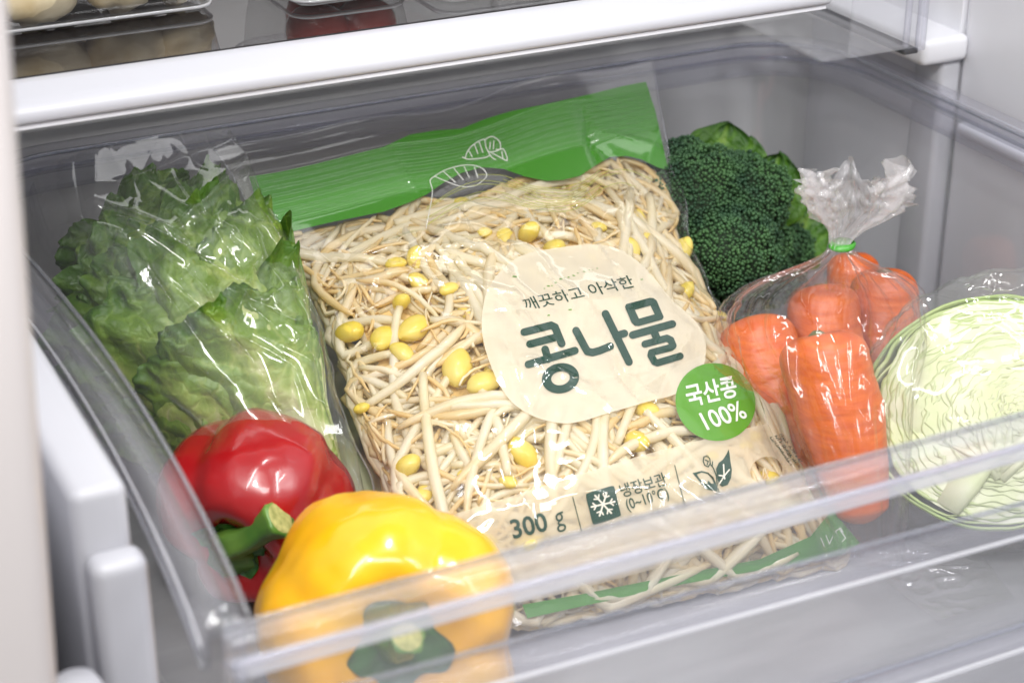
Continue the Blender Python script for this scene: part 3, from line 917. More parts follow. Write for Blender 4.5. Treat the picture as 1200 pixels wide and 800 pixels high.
Z5 = lambda pts: z1(pts, 7.5, 790, 500)
decal('leaf_icon', [[Z5([(480, 195), (462, 235), (430, 285), (392, 315), (368, 370), (375, 430), (392, 500), (420, 525), (470, 510), (500, 450), (508, 380), (495, 300), (487, 235)])]], M['ink'], 0.04)
decal('leaf_icon', [[Z5([(160, 405), (190, 398), (240, 385), (300, 400), (345, 440), (368, 495), (378, 560), (330, 558), (290, 550), (250, 515), (200, 450)]), Z5([(200, 418), (240, 400), (295, 412), (330, 450), (350, 492), (330, 500), (300, 470), (292, 500), (262, 496), (225, 455)])]], M['ink'], 0.04)
for i, s_ in enumerate([[(398, 498), (440, 430), (485, 375)], [(440, 430), (395, 425)], [(440, 430), (434, 330)], [(440, 430), (445, 455)]]):
    decal('leaf_vein', [[stroke(Z5(s_), 1.5)]], M['cream_ink'], 0.034-0.001*i)
for i, s_ in enumerate([[(372, 585), (378, 500), (372, 430), (345, 360), (320, 330)], [(298, 255), (262, 262), (256, 300), (268, 335), (300, 350), (318, 318), (312, 275), (285, 252)], [(275, 290), (300, 300), (290, 330)], [(335, 345), (338, 305)], [(400, 590), (385, 540)], [(300, 480), (318, 505), (345, 500)]]):
    decal('leaf_stalk', [[stroke(Z5(s_), 1.3)]], M['ink'], 0.033-0.001*i)
sp = []
for (x, y, a_, r_) in [(285, 285, .3, 14), (320, 262, -.4, 20), (350, 258, 0, 10), (385, 232, 0, 18), (430, 200, -.5, 20), (460, 190, 0, 14), (500, 185, 0, 16), (545, 170, -.5, 18), (580, 150, -.5, 14), (635, 135, 0, 14), (680, 122, 0, 9), (710, 120, 0, 8), (750, 108, 0, 8), (325, 520, 1.0, 20), (510, 470, .5, 24), (1140, 205, 0, 18), (20, 180, 0, 26)]:
    for q in range(3):
        sp.append([[(600+(x+RND.uniform(-r_, r_)*0.7+r_*0.45*math.cos(t+a_)*RND.uniform(0.5, 1))/7.5, 300+(y+RND.uniform(-3, 3)+r_*0.3*math.sin(t)*RND.uniform(0.5, 1))/7.5) for t in (0, 1.05, 2.1, 3.15, 4.2, 5.2)]])
tag(decal('sprig_mark', sp, M['print_badge'], 0.05, cut=20), kind='stuff')
# rows of tiny marks along the right edge
mk = []
for r_ in range(3):
    for q in range(15):
        if RND.random() < 0.12: continue
        x = 845+r_*42+q*12.5; y = 95+q*17-r_*14+RND.uniform(-3, 3)
        mk.append([stroke(Z5([(x, y), (x+RND.uniform(14, 26), y-RND.uniform(-3, 12))]), 0.95)])
        if RND.random() < 0.7: mk.append([stroke(Z5([(x+RND.uniform(0, 18), y-6), (x+RND.uniform(4, 22), y+12)]), 0.9)])
_s = [m_ for m_ in mk]
tag(decal('small_print', _s, M['ink'], 0.035, cut=30), kind='stuff')
# sprout emblem drawn in white line on the green band, another on the fold below it
Z6 = lambda pts: z1(pts, 3.75, 480, 120)
em = [[(245, 245), (252, 220), (275, 190), (310, 168), (330, 165), (335, 195), (345, 215)], [(330, 165), (362, 150), (395, 172), (398, 205), (380, 207)], [(345, 215), (360, 240), (378, 252)], [(345, 218), (380, 215), (412, 205), (430, 255), (395, 240), (360, 222)],
      [(232, 240), (260, 250), (330, 243), (352, 232)], [(285, 185), (300, 225)], [(305, 172), (322, 220)], [(262, 215), (275, 240)], [(355, 175), (352, 205)], [(370, 170), (368, 205)], [(405, 215), (410, 245)]]
for i, s_ in enumerate(em): decal('emblem_line', [[stroke([tuple(p) for p in smoothpath(Z6(s_), 14)], 1.1)]], M['white_ink'], 0.10-0.001*i, cut=15, bv=bvs)
em2 = [[(110, 325), (150, 300), (215, 280), (270, 275), (320, 290), (340, 320), (320, 345), (290, 365), (240, 372), (180, 355), (110, 325)], [(150, 305), (200, 350)], [(195, 290), (235, 340)], [(240, 282), (262, 330)], [(285, 285), (300, 330)], [(110, 325), (90, 345), (100, 400), (72, 555)]]
for i, s_ in enumerate(em2): decal('emblem_line', [[stroke([tuple(p) for p in smoothpath(Z6(s_), 20)], 0.9)]], M['white_ink'], 0.10-0.001*i, cut=15, bv=bvs)
# emblem on the bottom strip
for i, s_ in enumerate([[(962, 630), (966, 640)], [(968, 627), (972, 637), (976, 628)], [(979, 622), (984, 634)], [(984, 620), (991, 630), (987, 634)], [(979, 622), (985, 618), (988, 623)]]):
    decal('emblem_line', [[stroke(s_, 1.0)]], M['white_ink'], 0.03-0.001*i)
bpy.data.objects.remove(_to)


# ------------------------------------------------------------------ sprouts
def sprout_path(a, b, ang, L, depth, curv, rs, n=16, wob=0.5, dmin=0.5, turns=99):
    nturn = 0
    pts = []
    th = ang
    d_ = depth
    dd = rs.uniform(-0.10, 0.12)
    def ok(a_, b_):
        if b_ > np.interp(a_, GBA, GBB): return False
        h_ = hsurf(a_, b_)
        if h_ is None or hsurf(a_-0.6, b_) is None or hsurf(a_+0.6, b_) is None: return False
        return not (h_ < 0.3 and b_ > 20)
    if not ok(a, b): return None
    for k_ in range(n):
        h = hsurf(a, b)
        pts.append(from_ab(a, b, h-min(max(dmin, d_), max(dmin, h+1.0))))
        st = L/(n-1)
        th += curv*st+rs.normal(0, 0.07)*wob
        sg_ = 1 if curv >= 0 else -1
        for q_ in range(9):
            if ok(a+st*math.cos(th), b+st*math.sin(th)): break
            th += sg_*0.35; nturn += 1
            if nturn > turns: return None
        else: return None
        a += st*math.cos(th); b += st*math.sin(th)
        d_ += dd*st+rs.normal(0, 0.05)
    return np.array(pts)


def sprout_geo(P, r0, hook=True, n=7):
    k_ = len(P)
    t = np.linspace(0, 1, k_)
    rad = r0*(0.75+0.25*np.sin(np.clip(t*3, 0, math.pi/2)))*np.where(t > 0.8, 1-0.6*((t-0.8)/0.2)**1.5, 1.0)
    V_, F_ = tube(P, rad, n)
    return V_, F_, np.repeat(t, n)


_gb = sorted([q for q in (hit_ab(x, y) for x, y in [(318, 272), (360, 262), (400, 252), (450, 243), (480, 230), (510, 213), (540, 196), (570, 189), (600, 194), (640, 205), (680, 198), (715, 178), (735, 176), (775, 192)]) if q])
GBA, GBB = [q[0] for q in _gb], [q[1] for q in _gb]
rs = np.random.RandomState(5)
beans = [(405, 377), (440, 390), (478, 371), (462, 405), (530, 423), (561, 443), (625, 262), (647, 276), (466, 350), (480, 535), (619, 522), (748, 512), (484, 318), (690, 300), (903, 549),
         (425, 470), (700, 262), (455, 300), (560, 268), (800, 330), (592, 552), (575, 632), (760, 268), (868, 512), (520, 330)]
bsz = [1.15, 1.1, 1.2, 0.85, 1.3, 1.15, 1.0, 1.0, 0.8, 1.1, 1.15, 1.1, 0.85, 0.6, 1.1, 0.55, 0.55, 0.7, 0.6, 0.75, 0.6, 0.6, 0.6, 0.6, 0.65]
where = ['at the left edge of the clear bag', 'left of centre, one of the cluster near the left edge', 'plump and bright, highest of the left cluster', 'small, lowest of the left cluster', 'largest bean, just left of the cream label',
         'round, right against the lower left of the cream label', 'left of the two under the green band', 'right of the two under the green band', 'half hidden above the left cluster', 'low at the left above the yellow pepper',
         'under the lower left of the cream label', 'pale, under the middle of the cream label', 'hidden deep under the upper left film']
hl = 'cream bean sprout stem lying in the tangle inside the clear bag'
bl = 'cream bean sprout with a small yellow bean in the tangle inside the clear bag'
G_S = 'bean sprouts packed in the clear bag'
placed = 0
BC = []


def bean_geo(c, ax, s):
    d, e1, e2 = frame(ax)
    V_ = []
    nu, nv = 16, 12
    for j in range(nv+1):
        th = math.pi*j/nv
        for i in range(nu):
            ph = 2*math.pi*i/nu
            rr = 0.82*s*(1-0.10*math.exp(-(math.sin(ph/2-0.4)**2)/0.01))
            q = d*math.cos(th)*1.15*s*(1+0.05*math.cos(ph))+rr*math.sin(th)*(math.cos(ph)*e1+math.sin(ph)*0.8*e2)
            q *= 1+0.10*noise.noise(Vector((c+q)*1.1))
            V_.append(c+q)
    return np.array(V_), grid_faces(nv+1, nu, wrap=True)


def place_sprout(P, r0, label, group, bean=None):
    V_, F_, t = sprout_geo(P, r0, n=8)
    o_ = obj('bean_sprout', V_, F_, M['sprout'], None, attr={'t': 0.22+0.5*t**2+rs.uniform(-0.05, 0.1)}, base=P[len(P)//2])
    tag(o_, label, 'bean sprout', group)
    if bean:
        d = P[0]-P[1]
        Vb, Fb = bean_geo(P[0]+0.35*d/np.linalg.norm(d), d+np.array(rs.normal(0, 0.4, 3)), bean)
        obj('bean', Vb, Fb, M['bean'], o_)
    return o_


for i, (x, y) in enumerate(beans):
    q = hit_ab(x, y)
    if q is None: continue
    a, b = q
    s = bsz[i]*0.98
    for _ in range(20):
        ang = rs.uniform(0, 2*math.pi)
        P = sprout_path(a+0.3, b, ang, rs.uniform(7, 13), 0.72*s+0.30, rs.uniform(-0.12, 0.12), rs)
        if P is not None: break
    if P is None:
        P = np.array([from_ab(a, b-0.3*k_, (hsurf(a, b) or 0)-1.2-0.2*k_) for k_ in range(10)])
    lb = ('bean sprout with yellow bean '+where[i]) if i < len(where) else bl
    BC.append(P[0])
    place_sprout(P, 0.33, lb, None if i < len(where) else G_S, bean=s*0.90)
    placed += 1
tries = 0
while placed < 285 and tries < 16000:
    tries += 1
    a, b = rs.uniform(3, 41), rs.uniform(0, 38.5)
    thick = rs.random() < 0.75
    ang = rs.choice([-1.1, -0.75, -1.9, 0.3, -2.6, 2.2, -0.35])+rs.normal(0, 0.35)
    L = rs.uniform(11, 19) if thick else rs.uniform(6, 11)
    hb = rs.random() < 0.14
    P = sprout_path(a, b, ang, L, rs.uniform(0.5, 1.7), rs.uniform(-0.07, 0.07), rs, n=20, wob=0.4, dmin=0.95 if hb else 0.5, turns=2)
    if P is None: continue
    if any(np.linalg.norm(P-q, axis=1).min() < 1.25 for q in BC[:22]): continue
    place_sprout(P, rs.uniform(0.28, 0.40) if thick else rs.uniform(0.15, 0.25), bl if hb else hl, G_S, bean=rs.uniform(0.55, 0.85) if hb else None)
    placed += 1
# the uncountable rest: deeper stems, curls and root hairs, one tangle
parts, tt = [], []
for k_ in range(5200):
    a, b = rs.uniform(2, 42), rs.uniform(-1, 38.5)
    hair = rs.random() < 0.5
    L = rs.uniform(2.5, 6) if hair else rs.uniform(4, 10)
    P = sprout_path(a, b, rs.uniform(0, 6.28), L, rs.uniform(0.7, 2.0) if hair else rs.uniform(0.8, 2.4), rs.uniform(-0.5, 0.5) if hair else rs.uniform(-0.2, 0.2), rs, n=11, wob=2.0 if hair else 1.2, dmin=0.55 if hair else 0.7)
    if P is None: continue
    if any(np.linalg.norm(P-q, axis=1).min() < 0.95 for q in BC[:13]): continue
    V_, F_, t = sprout_geo(P, rs.uniform(0.07, 0.16) if hair else rs.uniform(0.18, 0.33), n=6)
    parts.append((V_, F_)); tt.append(t+(0.25 if hair else rs.uniform(0, 0.25)))
V, F = join(parts)
o = obj('sprout_tangle', V, F, M['sprout'], None, attr={'t': np.concatenate(tt)})
tag(o, 'tangle of deeper sprout stems, curls and fine roots filling the clear bag', 'bean sprouts', kind='stuff')
# the packed heart of the heap under the tangle
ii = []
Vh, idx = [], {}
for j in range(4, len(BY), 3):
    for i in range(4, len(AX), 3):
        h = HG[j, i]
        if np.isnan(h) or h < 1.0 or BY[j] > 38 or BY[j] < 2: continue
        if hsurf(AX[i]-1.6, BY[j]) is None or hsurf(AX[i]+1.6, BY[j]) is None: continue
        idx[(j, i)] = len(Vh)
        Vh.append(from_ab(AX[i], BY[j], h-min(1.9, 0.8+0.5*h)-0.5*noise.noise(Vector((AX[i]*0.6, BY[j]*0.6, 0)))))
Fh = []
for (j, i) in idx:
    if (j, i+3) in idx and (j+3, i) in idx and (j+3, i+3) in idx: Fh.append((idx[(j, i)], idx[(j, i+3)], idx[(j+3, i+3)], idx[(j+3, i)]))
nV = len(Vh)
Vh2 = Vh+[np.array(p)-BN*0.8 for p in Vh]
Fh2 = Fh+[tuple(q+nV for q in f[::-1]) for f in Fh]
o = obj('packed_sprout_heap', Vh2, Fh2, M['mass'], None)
tag(o, 'packed heart of the sprout heap showing brownish between the stems', 'bean sprouts', kind='stuff')


# ------------------------------------------------------------------ peppers
def pepper(c, ax, R, length, lobes, phase, mat, label, seed, stem_ctrl, stem_r, calyx_r, squash=(1, 1, 1), open_=0.0):
    c = np.array(c, float)
    d, e1, e2 = frame(ax)
    e = empty('bell_pepper', (c[0], c[1], c[2]-R), label, 'bell pepper')

    def surf(th, ph, lift=0.0):
        g = 0
        for q in range(lobes):
            a = (ph-phase-q*2*math.pi/lobes-0.25*math.sin(q*2.3+seed)+math.pi) % (2*math.pi)-math.pi
            g = max(g, math.exp(-(abs(a)/0.30)**1.5)*(0.8+0.3*math.sin(q*1.7+seed)))
        body = math.sin(th)**0.72
        shrink = 1-0.10*max(0, (th/math.pi-0.45))
        end = math.exp(-((th)/0.9)**2)+0.8*math.exp(-((math.pi-th)/0.8)**2)
        rr = R*body*shrink*(1-g*(0.12+0.20*end))*(1+0.05*noise.noise(Vector((math.cos(ph)*1.2+seed, math.sin(ph)*1.2, th))))
        z = math.cos(th); zz = (1 if z > 0 else -1)*abs(z)**0.85*length
        dim = 1-0.42*math.exp(-(th/0.42)**2) if z > 0 else 1-0.45*math.exp(-((math.pi-th)/0.4)**2)
        zz = zz*(dim+0.10*math.sin(th)*0)*(1-0.10*g*end)
        p = d*(zz)+(rr+lift)*(math.cos(ph)*e1+math.sin(ph)*e2)
        p += 0.015*R*noise.noise(Vector(p)*0.9)*p/np.linalg.norm(p)
        p += 0.07*R*np.array([noise.noise(Vector(p/R*1.3)+Vector((seed, 0, k_))) for k_ in range(3)])
        return c+p*np.array(squash)
    nu, nv = 96, 64
    V_ = [surf(math.pi*j/nv if 0 < j < nv else (1e-3 if j == 0 else math.pi-1e-3), 2*math.pi*i/nu) for j in range(nv+1) for i in range(nu)]
    F_ = grid_faces(nv+1, nu, wrap=True)
    obj('flesh', V_, F_, mat, e)
    # calyx: a lobed collar lying in the dimple
    V_ = []
    nr, nc = 9, 60
    tip = surf(1e-3, 0)
    for side in (0.10, -0.02):
        for j in range(nr):
            for i in range(nc):
                ph = 2*math.pi*i/nc
                rmax = calyx_r*(1+0.13*math.cos(5*ph+seed)+0.08*math.sin(3*ph+1+seed)+0.04*math.sin(11*ph))
                rad = 0.05+rmax*j/(nr-1)
                lo, hi = 1e-3, 1.2
                for _ in range(14):
                    mid = (lo+hi)/2
                    p_ = (surf(mid, ph)-c)/np.array(squash)
                    if np.linalg.norm(p_-d*np.dot(p_, d)) < rad: lo = mid
                    else: hi = mid
                p_ = surf((lo+hi)/2, ph)
                V_.append(p_+d*(side*(1 if j < nr-1 else 0.2)+0.10*math.exp(-rad*2)+0.12*(j/(nr-1))**4*math.cos(12*ph)+0.03)*1.0+d*0.06)
    F_ = grid_faces(nr, nc, wrap=True)+[tuple(q+nr*nc for q in f[::-1]) for f in grid_faces(nr, nc, wrap=True)]
    for i in range(nc):
        a, b = (nr-1)*nc+i, (nr-1)*nc+(i+1) % nc
        F_.append((a, a+nr*nc, b+nr*nc, b))
    obj('calyx', V_, F_, M['calyx'], e)
    P = smoothpath([tip-d*0.3]+[np.array(q, float) for q in stem_ctrl], 22)
    t = np.linspace(0, 1, 22)
    rad = stem_r*(1.2-0.42*np.sin(t*math.pi*0.75)+0.35*np.clip((t-0.75)/0.25, 0, 1)+0.9*np.exp(-t/0.08))
    rad[-1] *= 0.88
    V_, F_ = tube(P, rad, 20, caps=True)
    for i in range(len(V_)):
        k_ = i % 20
        ctr = P[i//20]
        V_[i] = ctr+(V_[i]-ctr)*(1+0.10*math.cos(5*2*math.pi*k_/20+t[i//20]*2))
    st = obj('stem', V_, F_, M['stem'], e)
    dd = P[-1]-P[-2]; dd /= np.linalg.norm(dd); _, f1, f2 = frame(dd)
    V_ = [P[-1]+dd*0.07]+[P[-1]+dd*0.05+rad[-1]*0.72*(1+0.1*math.sin(3*a))*(math.cos(a)*f1+math.sin(a)*f2) for a in np.linspace(0, 2*math.pi, 18, endpoint=False)]
    V_ += [P[-1]+dd*0.005+rad[-1]*0.86*(math.cos(a)*f1+math.sin(a)*f2) for a in np.linspace(0, 2*math.pi, 18, endpoint=False)]
    F_ = [(0, 1+i, 1+(i+1) % 18) for i in range(18)]+[(1+i, 19+i, 19+(i+1) % 18, 1+(i+1) % 18) for i in range(18)]
    obj('cut_end', V_, F_, M['stemcut'], st)
    return e


rc = at(300, 592, 2, 6.2)
rax = RT*(-0.27)-UP*0.58-FW*0.76
rtip = rc+rax/np.linalg.norm(rax)*3.6
pepper(rc, rax, 5.6, 5.2, 4, 0.35, M['red'], 'glossy red bell pepper with a thick green stem in front of the lettuce', 2.0,
       [rtip+RT*0.1+UP*0.3-FW*0.7, rtip+RT*1.2+UP*0.7-FW*1.5, rtip+RT*2.1+UP*1.3-FW*2.2, rtip+RT*3.1+UP*1.9-FW*2.8], 0.98, 1.9)
yc = at(458, 729, 2, 7.0)
yax = RT*(0.16)-UP*0.12-FW*0.97
ytip = yc+yax/np.linalg.norm(yax)*4.6
pepper(yc, yax, 7.1, 6.3, 4, 1.15, M['yellow'], 'glossy yellow bell pepper in the front left corner of the drawer', 5.0,
       [ytip+RT*0.1+UP*0.1-FW*0.9, ytip+RT*0.3+UP*0.5-FW*1.8, ytip+RT*0.5+UP*0.9-FW*2.4], 0.8, 2.3)


# ------------------------------------------------------------------ lettuce
LO = at(436, 600, 2, 2.4)
LT = at(146, 290, 2, 14.8)
LD = LT-LO; LL = np.linalg.norm(LD)
ld, le1, le2 = frame(LD)
# turn the frame so that azimuth 0 looks at the sky
upv = np.array([0, -0.35, 1.0]); upv -= ld*np.dot(upv, ld); upv /= np.linalg.norm(upv)
sdv = np.cross(ld, upv)
lt = empty('lettuce', LO, 'green leaf lettuce head with frilly leaves inside a clear bag', 'lettuce')
rs = np.random.RandomState(21)
LC = {}


_le = np.array([on_plane(r[1], r[2], BP0, BN) for r in rows_b])[::-1]


def left_of_bag(P, gap=0.4):
    xe = np.interp(P[1], _le[:, 1], _le[:, 0])-gap
    return P[0] if P[0] < xe-1.5 else xe-1.5+1.5*(1-math.exp(-(P[0]-xe+1.5)/1.5))


def leaf(az, s0, s1, hw, R0, flare, seed, ns=104, nt=60, frill=1.0):
    V_, T_ = [], []
    for j in range(ns):
        s = j/(ns-1)
        ss = s0+(s1-s0)*s
        wv = hw*(0.26+0.74*math.sin(min(1, s*1.25)*math.pi/2)**1.4)*(1-0.55*max(0, (s-0.75)/0.25)**2.2)
        rad = R0*(0.28+0.95*math.sin(min(1.0, ss*1.12)*math.pi*0.55)**0.9)+flare*max(0, s-0.55)**2*6
        wj = 1+0.16*noise.noise(Vector((s*9+seed, seed, 0)))+0.10*noise.noise(Vector((s*26+seed, seed, 3)))
        for i in range(nt):
            t = -1+2*i/(nt-1)
            x = t*wv*wj
            edge = max(abs(t)**3.5, (s**9))
            q = Vector((x*0.36+seed*7.3, ss*LL*0.24, seed*3.1))
            ruff = frill*((0.25+edge)*1.5*noise.noise(q)+edge*1.0*noise.noise(q*2.8)+edge*0.7*noise.noise(q*7))
            ruff += edge*0.75*frill*math.sin(ss*LL*2.1+4*noise.noise(q*1.5)+seed*2+(1.6 if t > 0 else 0))*(0.5+noise.noise(q*0.9+Vector((3, 3, 3))))
            blis = 0.8*(0.5-abs(noise.noise(Vector((x*0.45+seed, ss*LL*0.38, seed)))))+0.16*noise.noise(Vector((x*2.2, ss*LL*1.8, seed)))
            ribd = 0.45*math.exp(-(x/0.7)**2)*(1-s)
            r_ = rad+ruff+blis*(0.5+s)+ribd-0.045*x*x*0.6
            phi = az+x/max(rad, 3.0)
            sh = 0.8*edge*noise.noise(q+Vector((9, 2, 1)))*frill
            P = LO+ld*(ss*LL+sh+0.6*edge*noise.noise(q*2+Vector((5, 5, 5))))+r_*(math.cos(phi)*upv+math.sin(phi)*sdv)
            vein = 0.45*max(0, math.cos((abs(x)*1.5-ss*LL*1.1)*1.9+1.5*noise.noise(q*2)))**8*(1-edge)
            P += -0.16*vein*(math.cos(phi)*upv+math.sin(phi)*sdv)
            P[0] = left_of_bag(P)
            P[0] = max(P[0], 0.6+0.15*noise.noise(Vector(P)*0.5)); P[2] = max(P[2], 0.3); P[1] = min(P[1], 55.5)
            V_.append(P)
            rib = math.exp(-(x/(0.45+0.8*(1-s)))**2)*(1-0.6*s)
            T_.append(np.clip(0.12+0.85*s*0.6+0.5*edge*s+0.1*(1-s)-0.5*rib-0.5*vein, 0, 1))
    o_ = obj('leaf', V_, grid_faces(ns, nt), M['leaf'], lt, attr={'t': T_})
    return o_


k_ = 0
for layer, (R0, cnt, s1, fl) in enumerate([(3.4, 5, 1.04, 0.1), (4.8, 6, 1.0, 0.3), (6.0, 6, 0.92, 0.4), (7.2, 6, 0.80, 0.4), (7.9, 6, 0.62, 0.4)]):
    for q in range(cnt):
        az = -2.1+4.2*(q+0.5)/cnt+rs.uniform(-0.2, 0.2)
        leaf(az, 0.0 if layer < 4 else 0.02, s1*rs.uniform(0.88, 1.06), rs.uniform(6.5, 9.5), R0*rs.uniform(0.92, 1.05), fl*rs.uniform(0.4, 1.4), k_*1.37+0.5, frill=rs.uniform(0.8, 1.2))
        k_ += 1
V, F = tube([LO-ld*1.2, LO-ld*0.2, LO+ld*3, LO+ld*12, LO+ld*18], [1.2, 1.7, 2.0, 2.2, 0.6], 20)
obj('stalk', V, F, M['cabcore'], lt)

rows_l = [(0.0, 34, 224, 300, 172), (0.12, 36, 262, 312, 226), (0.25, 40, 300, 332, 290), (0.4, 60, 346, 362, 352), (0.55, 104, 408, 392, 418), (0.7, 160, 470, 418, 480), (0.85, 226, 545, 440, 548), (1.0, 330, 628, 452, 606)]
lb_ = empty('lettuce_bag', at(300, 450, 2, 1), 'loose clear plastic bag wrapped around the green lettuce', 'plastic bag')
rs = np.random.RandomState(4)
sg = rnd_creases(60, rs, 0, 1, 0.0, 1, L=(0.12, 0.5), A=0.42, wd=(0.008, 0.03))
sg += [(0.25, 0.30, 0.62, 0.52, 0.85, 0.012), (0.18, 0.22, 0.48, 0.38, 0.6, 0.014), (0.42, 0.62, 0.72, 0.42, 0.7, 0.012), (0.72, 0.42, 0.76, 0.30, 0.5, 0.01), (0.45, 0.33, 0.95, 0.08, 0.9, 0.02),
       (0.80, 0.2, 0.86, 0.42, 0.8, 0.014), (0.86, 0.5, 0.93, 0.72, 0.6, 0.012), (0.3, 0.16, 0.9, 0.05, 0.6, 0.02), (0.93, 0.25, 0.99, 0.95, 0.6, 0.016)]
lt_n = upv*0.9+np.array([0, -0.25, 0.2])
lp0 = LO+ld*14+upv*4.3


def h_l(Uu, Vv):
    e_ = np.clip(1-np.abs(2*Uu-1)**4, 0, 1)**0.45
    p_ = np.interp(Vv, [0, 0.15, 0.35, 0.6, 0.85, 1], [3.0, 4.4, 5.2, 4.9, 3.8, 1.5])
    return e_*(p_+0.5)-0.3*(1-e_)+crease_field(Uu, Vv, sg, 1.2)*np.clip(0.35+Vv*3, 0, 1)+0.35*np.sin(Uu*11+Vv*5)*np.cos(Vv*9-Uu*4)


G = sheet(rows_l, np.linspace(0, 1, 250), np.linspace(0, 1, 270), lp0, lt_n, h_l)
for j in range(G.shape[0]):
    for i in range(G.shape[1]): G[j, i, 0] = left_of_bag(G[j, i], 0.15)
G[:, :, 0] = np.maximum(G[:, :, 0], 0.35); G[:, :, 1] = np.minimum(G[:, :, 1], 56.0); G[:, :, 2] = np.maximum(G[:, :, 2], 0.2)
obj('film', G.reshape(-1, 3), grid_faces(270, 250), M['filmh'], lb_)

# ------------------------------------------------------------------ broccoli
bc = at(848, 268, 1, 47)
br = empty('broccoli', (bc[0], bc[1], 0.2), 'dark green broccoli head standing behind the bean sprout bag', 'broccoli')
rs = np.random.RandomState(3)
domes = [(815, 225, 46, 72), (868, 222, 45, 62), (845, 285, 43, 74), (808, 300, 44.5, 62), (882, 285, 45, 50), (850, 330, 43.5, 48), (915, 282, 47, 40), (800, 190, 48, 42), (912, 320, 46, 34), (830, 345, 44, 36)]
for q, (px, py, yy, rpx) in enumerate(domes):
    c = at(px, py+9, 1, yy); dist = np.dot(c-CAM, FW); r = rpx*dist/FPX
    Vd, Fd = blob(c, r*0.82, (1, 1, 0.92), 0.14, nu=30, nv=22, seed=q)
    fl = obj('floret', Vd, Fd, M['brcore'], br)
    P_, F_ = tube([c-np.array([0, 0, r*0.6]), c*0.5+0.5*np.array([bc[0], bc[1], 3])], [r*0.45, r*0.4], 10)
    obj('floret_stalk', P_, F_, M['brstalk'], fl)
    BASE[fl.name] = BASE[br.name]
    ico = bmesh.new(); bmesh.ops.create_icosphere(ico, subdivisions=1, radius=1)
    iv = np.array([v.co[:] for v in ico.verts]); jf = [[v.index for v in f.verts] for f in ico.faces]; ico.free()
    VV, FF = [], []
    nb = int(400*(r/4)**2*6.0)
    off = 0
    for k_ in range(nb):
        z = 1-1.75*(k_+0.5)/nb; ph = k_*2.39996
        d = np.array([math.sqrt(max(0, 1-z*z))*math.cos(ph), math.sqrt(max(0, 1-z*z))*math.sin(ph), z])
        if np.dot(d, FW) > 0.45: continue
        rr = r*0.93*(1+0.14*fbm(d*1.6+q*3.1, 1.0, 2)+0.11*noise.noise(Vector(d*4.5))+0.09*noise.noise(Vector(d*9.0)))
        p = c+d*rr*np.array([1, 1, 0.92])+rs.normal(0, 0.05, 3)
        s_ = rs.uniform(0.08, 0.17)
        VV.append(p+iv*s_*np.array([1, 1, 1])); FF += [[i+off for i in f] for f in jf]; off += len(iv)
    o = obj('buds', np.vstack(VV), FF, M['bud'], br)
    tag(o, kind='stuff')


def small_leaf(name, parent, c, dirv, upn, L, W_, seed, mat):
    d = np.array(dirv, float); d /= np.linalg.norm(d)
    n_ = np.array(upn, float); n_ -= d*np.dot(n_, d); n_ /= np.linalg.norm(n_)
    s_ = np.cross(d, n_)
    V_, T_ = [], []
    for j in range(26):
        s = j/25
        wv = W_*math.sin(math.pi*min(1, 0.12+s*0.88))**0.6
        for i in range(22):
            t = -1+2*i/21
            e_ = max(abs(t)**2, s**6)
            q = Vector((t*W_*0.8+seed, s*L*0.6, seed))
            h = 0.9*e_*noise.noise(q)+0.35*noise.noise(q*2.5)-0.5*s*s*L*0.3-0.15*(1-abs(t))
            V_.append(np.array(c)+d*(s*L+0.3*e_*noise.noise(q*2))+s_*(t*wv)+n_*h)
            T_.append(np.clip(0.5+0.5*s-0.9*math.exp(-(t*W_/0.25)**2)-0.4*max(0, math.cos(abs(t)*9-s*12))**6, 0, 1))
    return obj(name, V_, grid_faces(26, 22), mat, parent, attr={'t': T_})


for (px, py, yy, dx, dz, L, W_, sd) in [(838, 200, 49, 0.35, 1, 3.6, 2.6, 1), (862, 205, 49.5, 0.5, 1, 3.0, 2.0, 2), (896, 268, 46.5, 0.25, 1, 5.6, 2.8, 3), (922, 300, 46.5, 0.6, 0.8, 4.6, 2.4, 4), (925, 300, 47, 0.8, 0.3, 3.0, 2.0, 6)]:
    small_leaf('leaf', br, at(px, py, 1, yy), (dx, 0.1, dz), -FW, L, W_, sd*3.3, M['brleaf'])
V, F = tube([(bc[0]-1, bc[1], 0.3), (bc[0], bc[1], 4), (bc[0]-0.5, bc[1], 8)], [1.9, 2.0, 3.2], 18)
obj('stalk', V, F, M['brstalk'], br)

# ------------------------------------------------------------------ carrots
rs = np.random.RandomState(9)


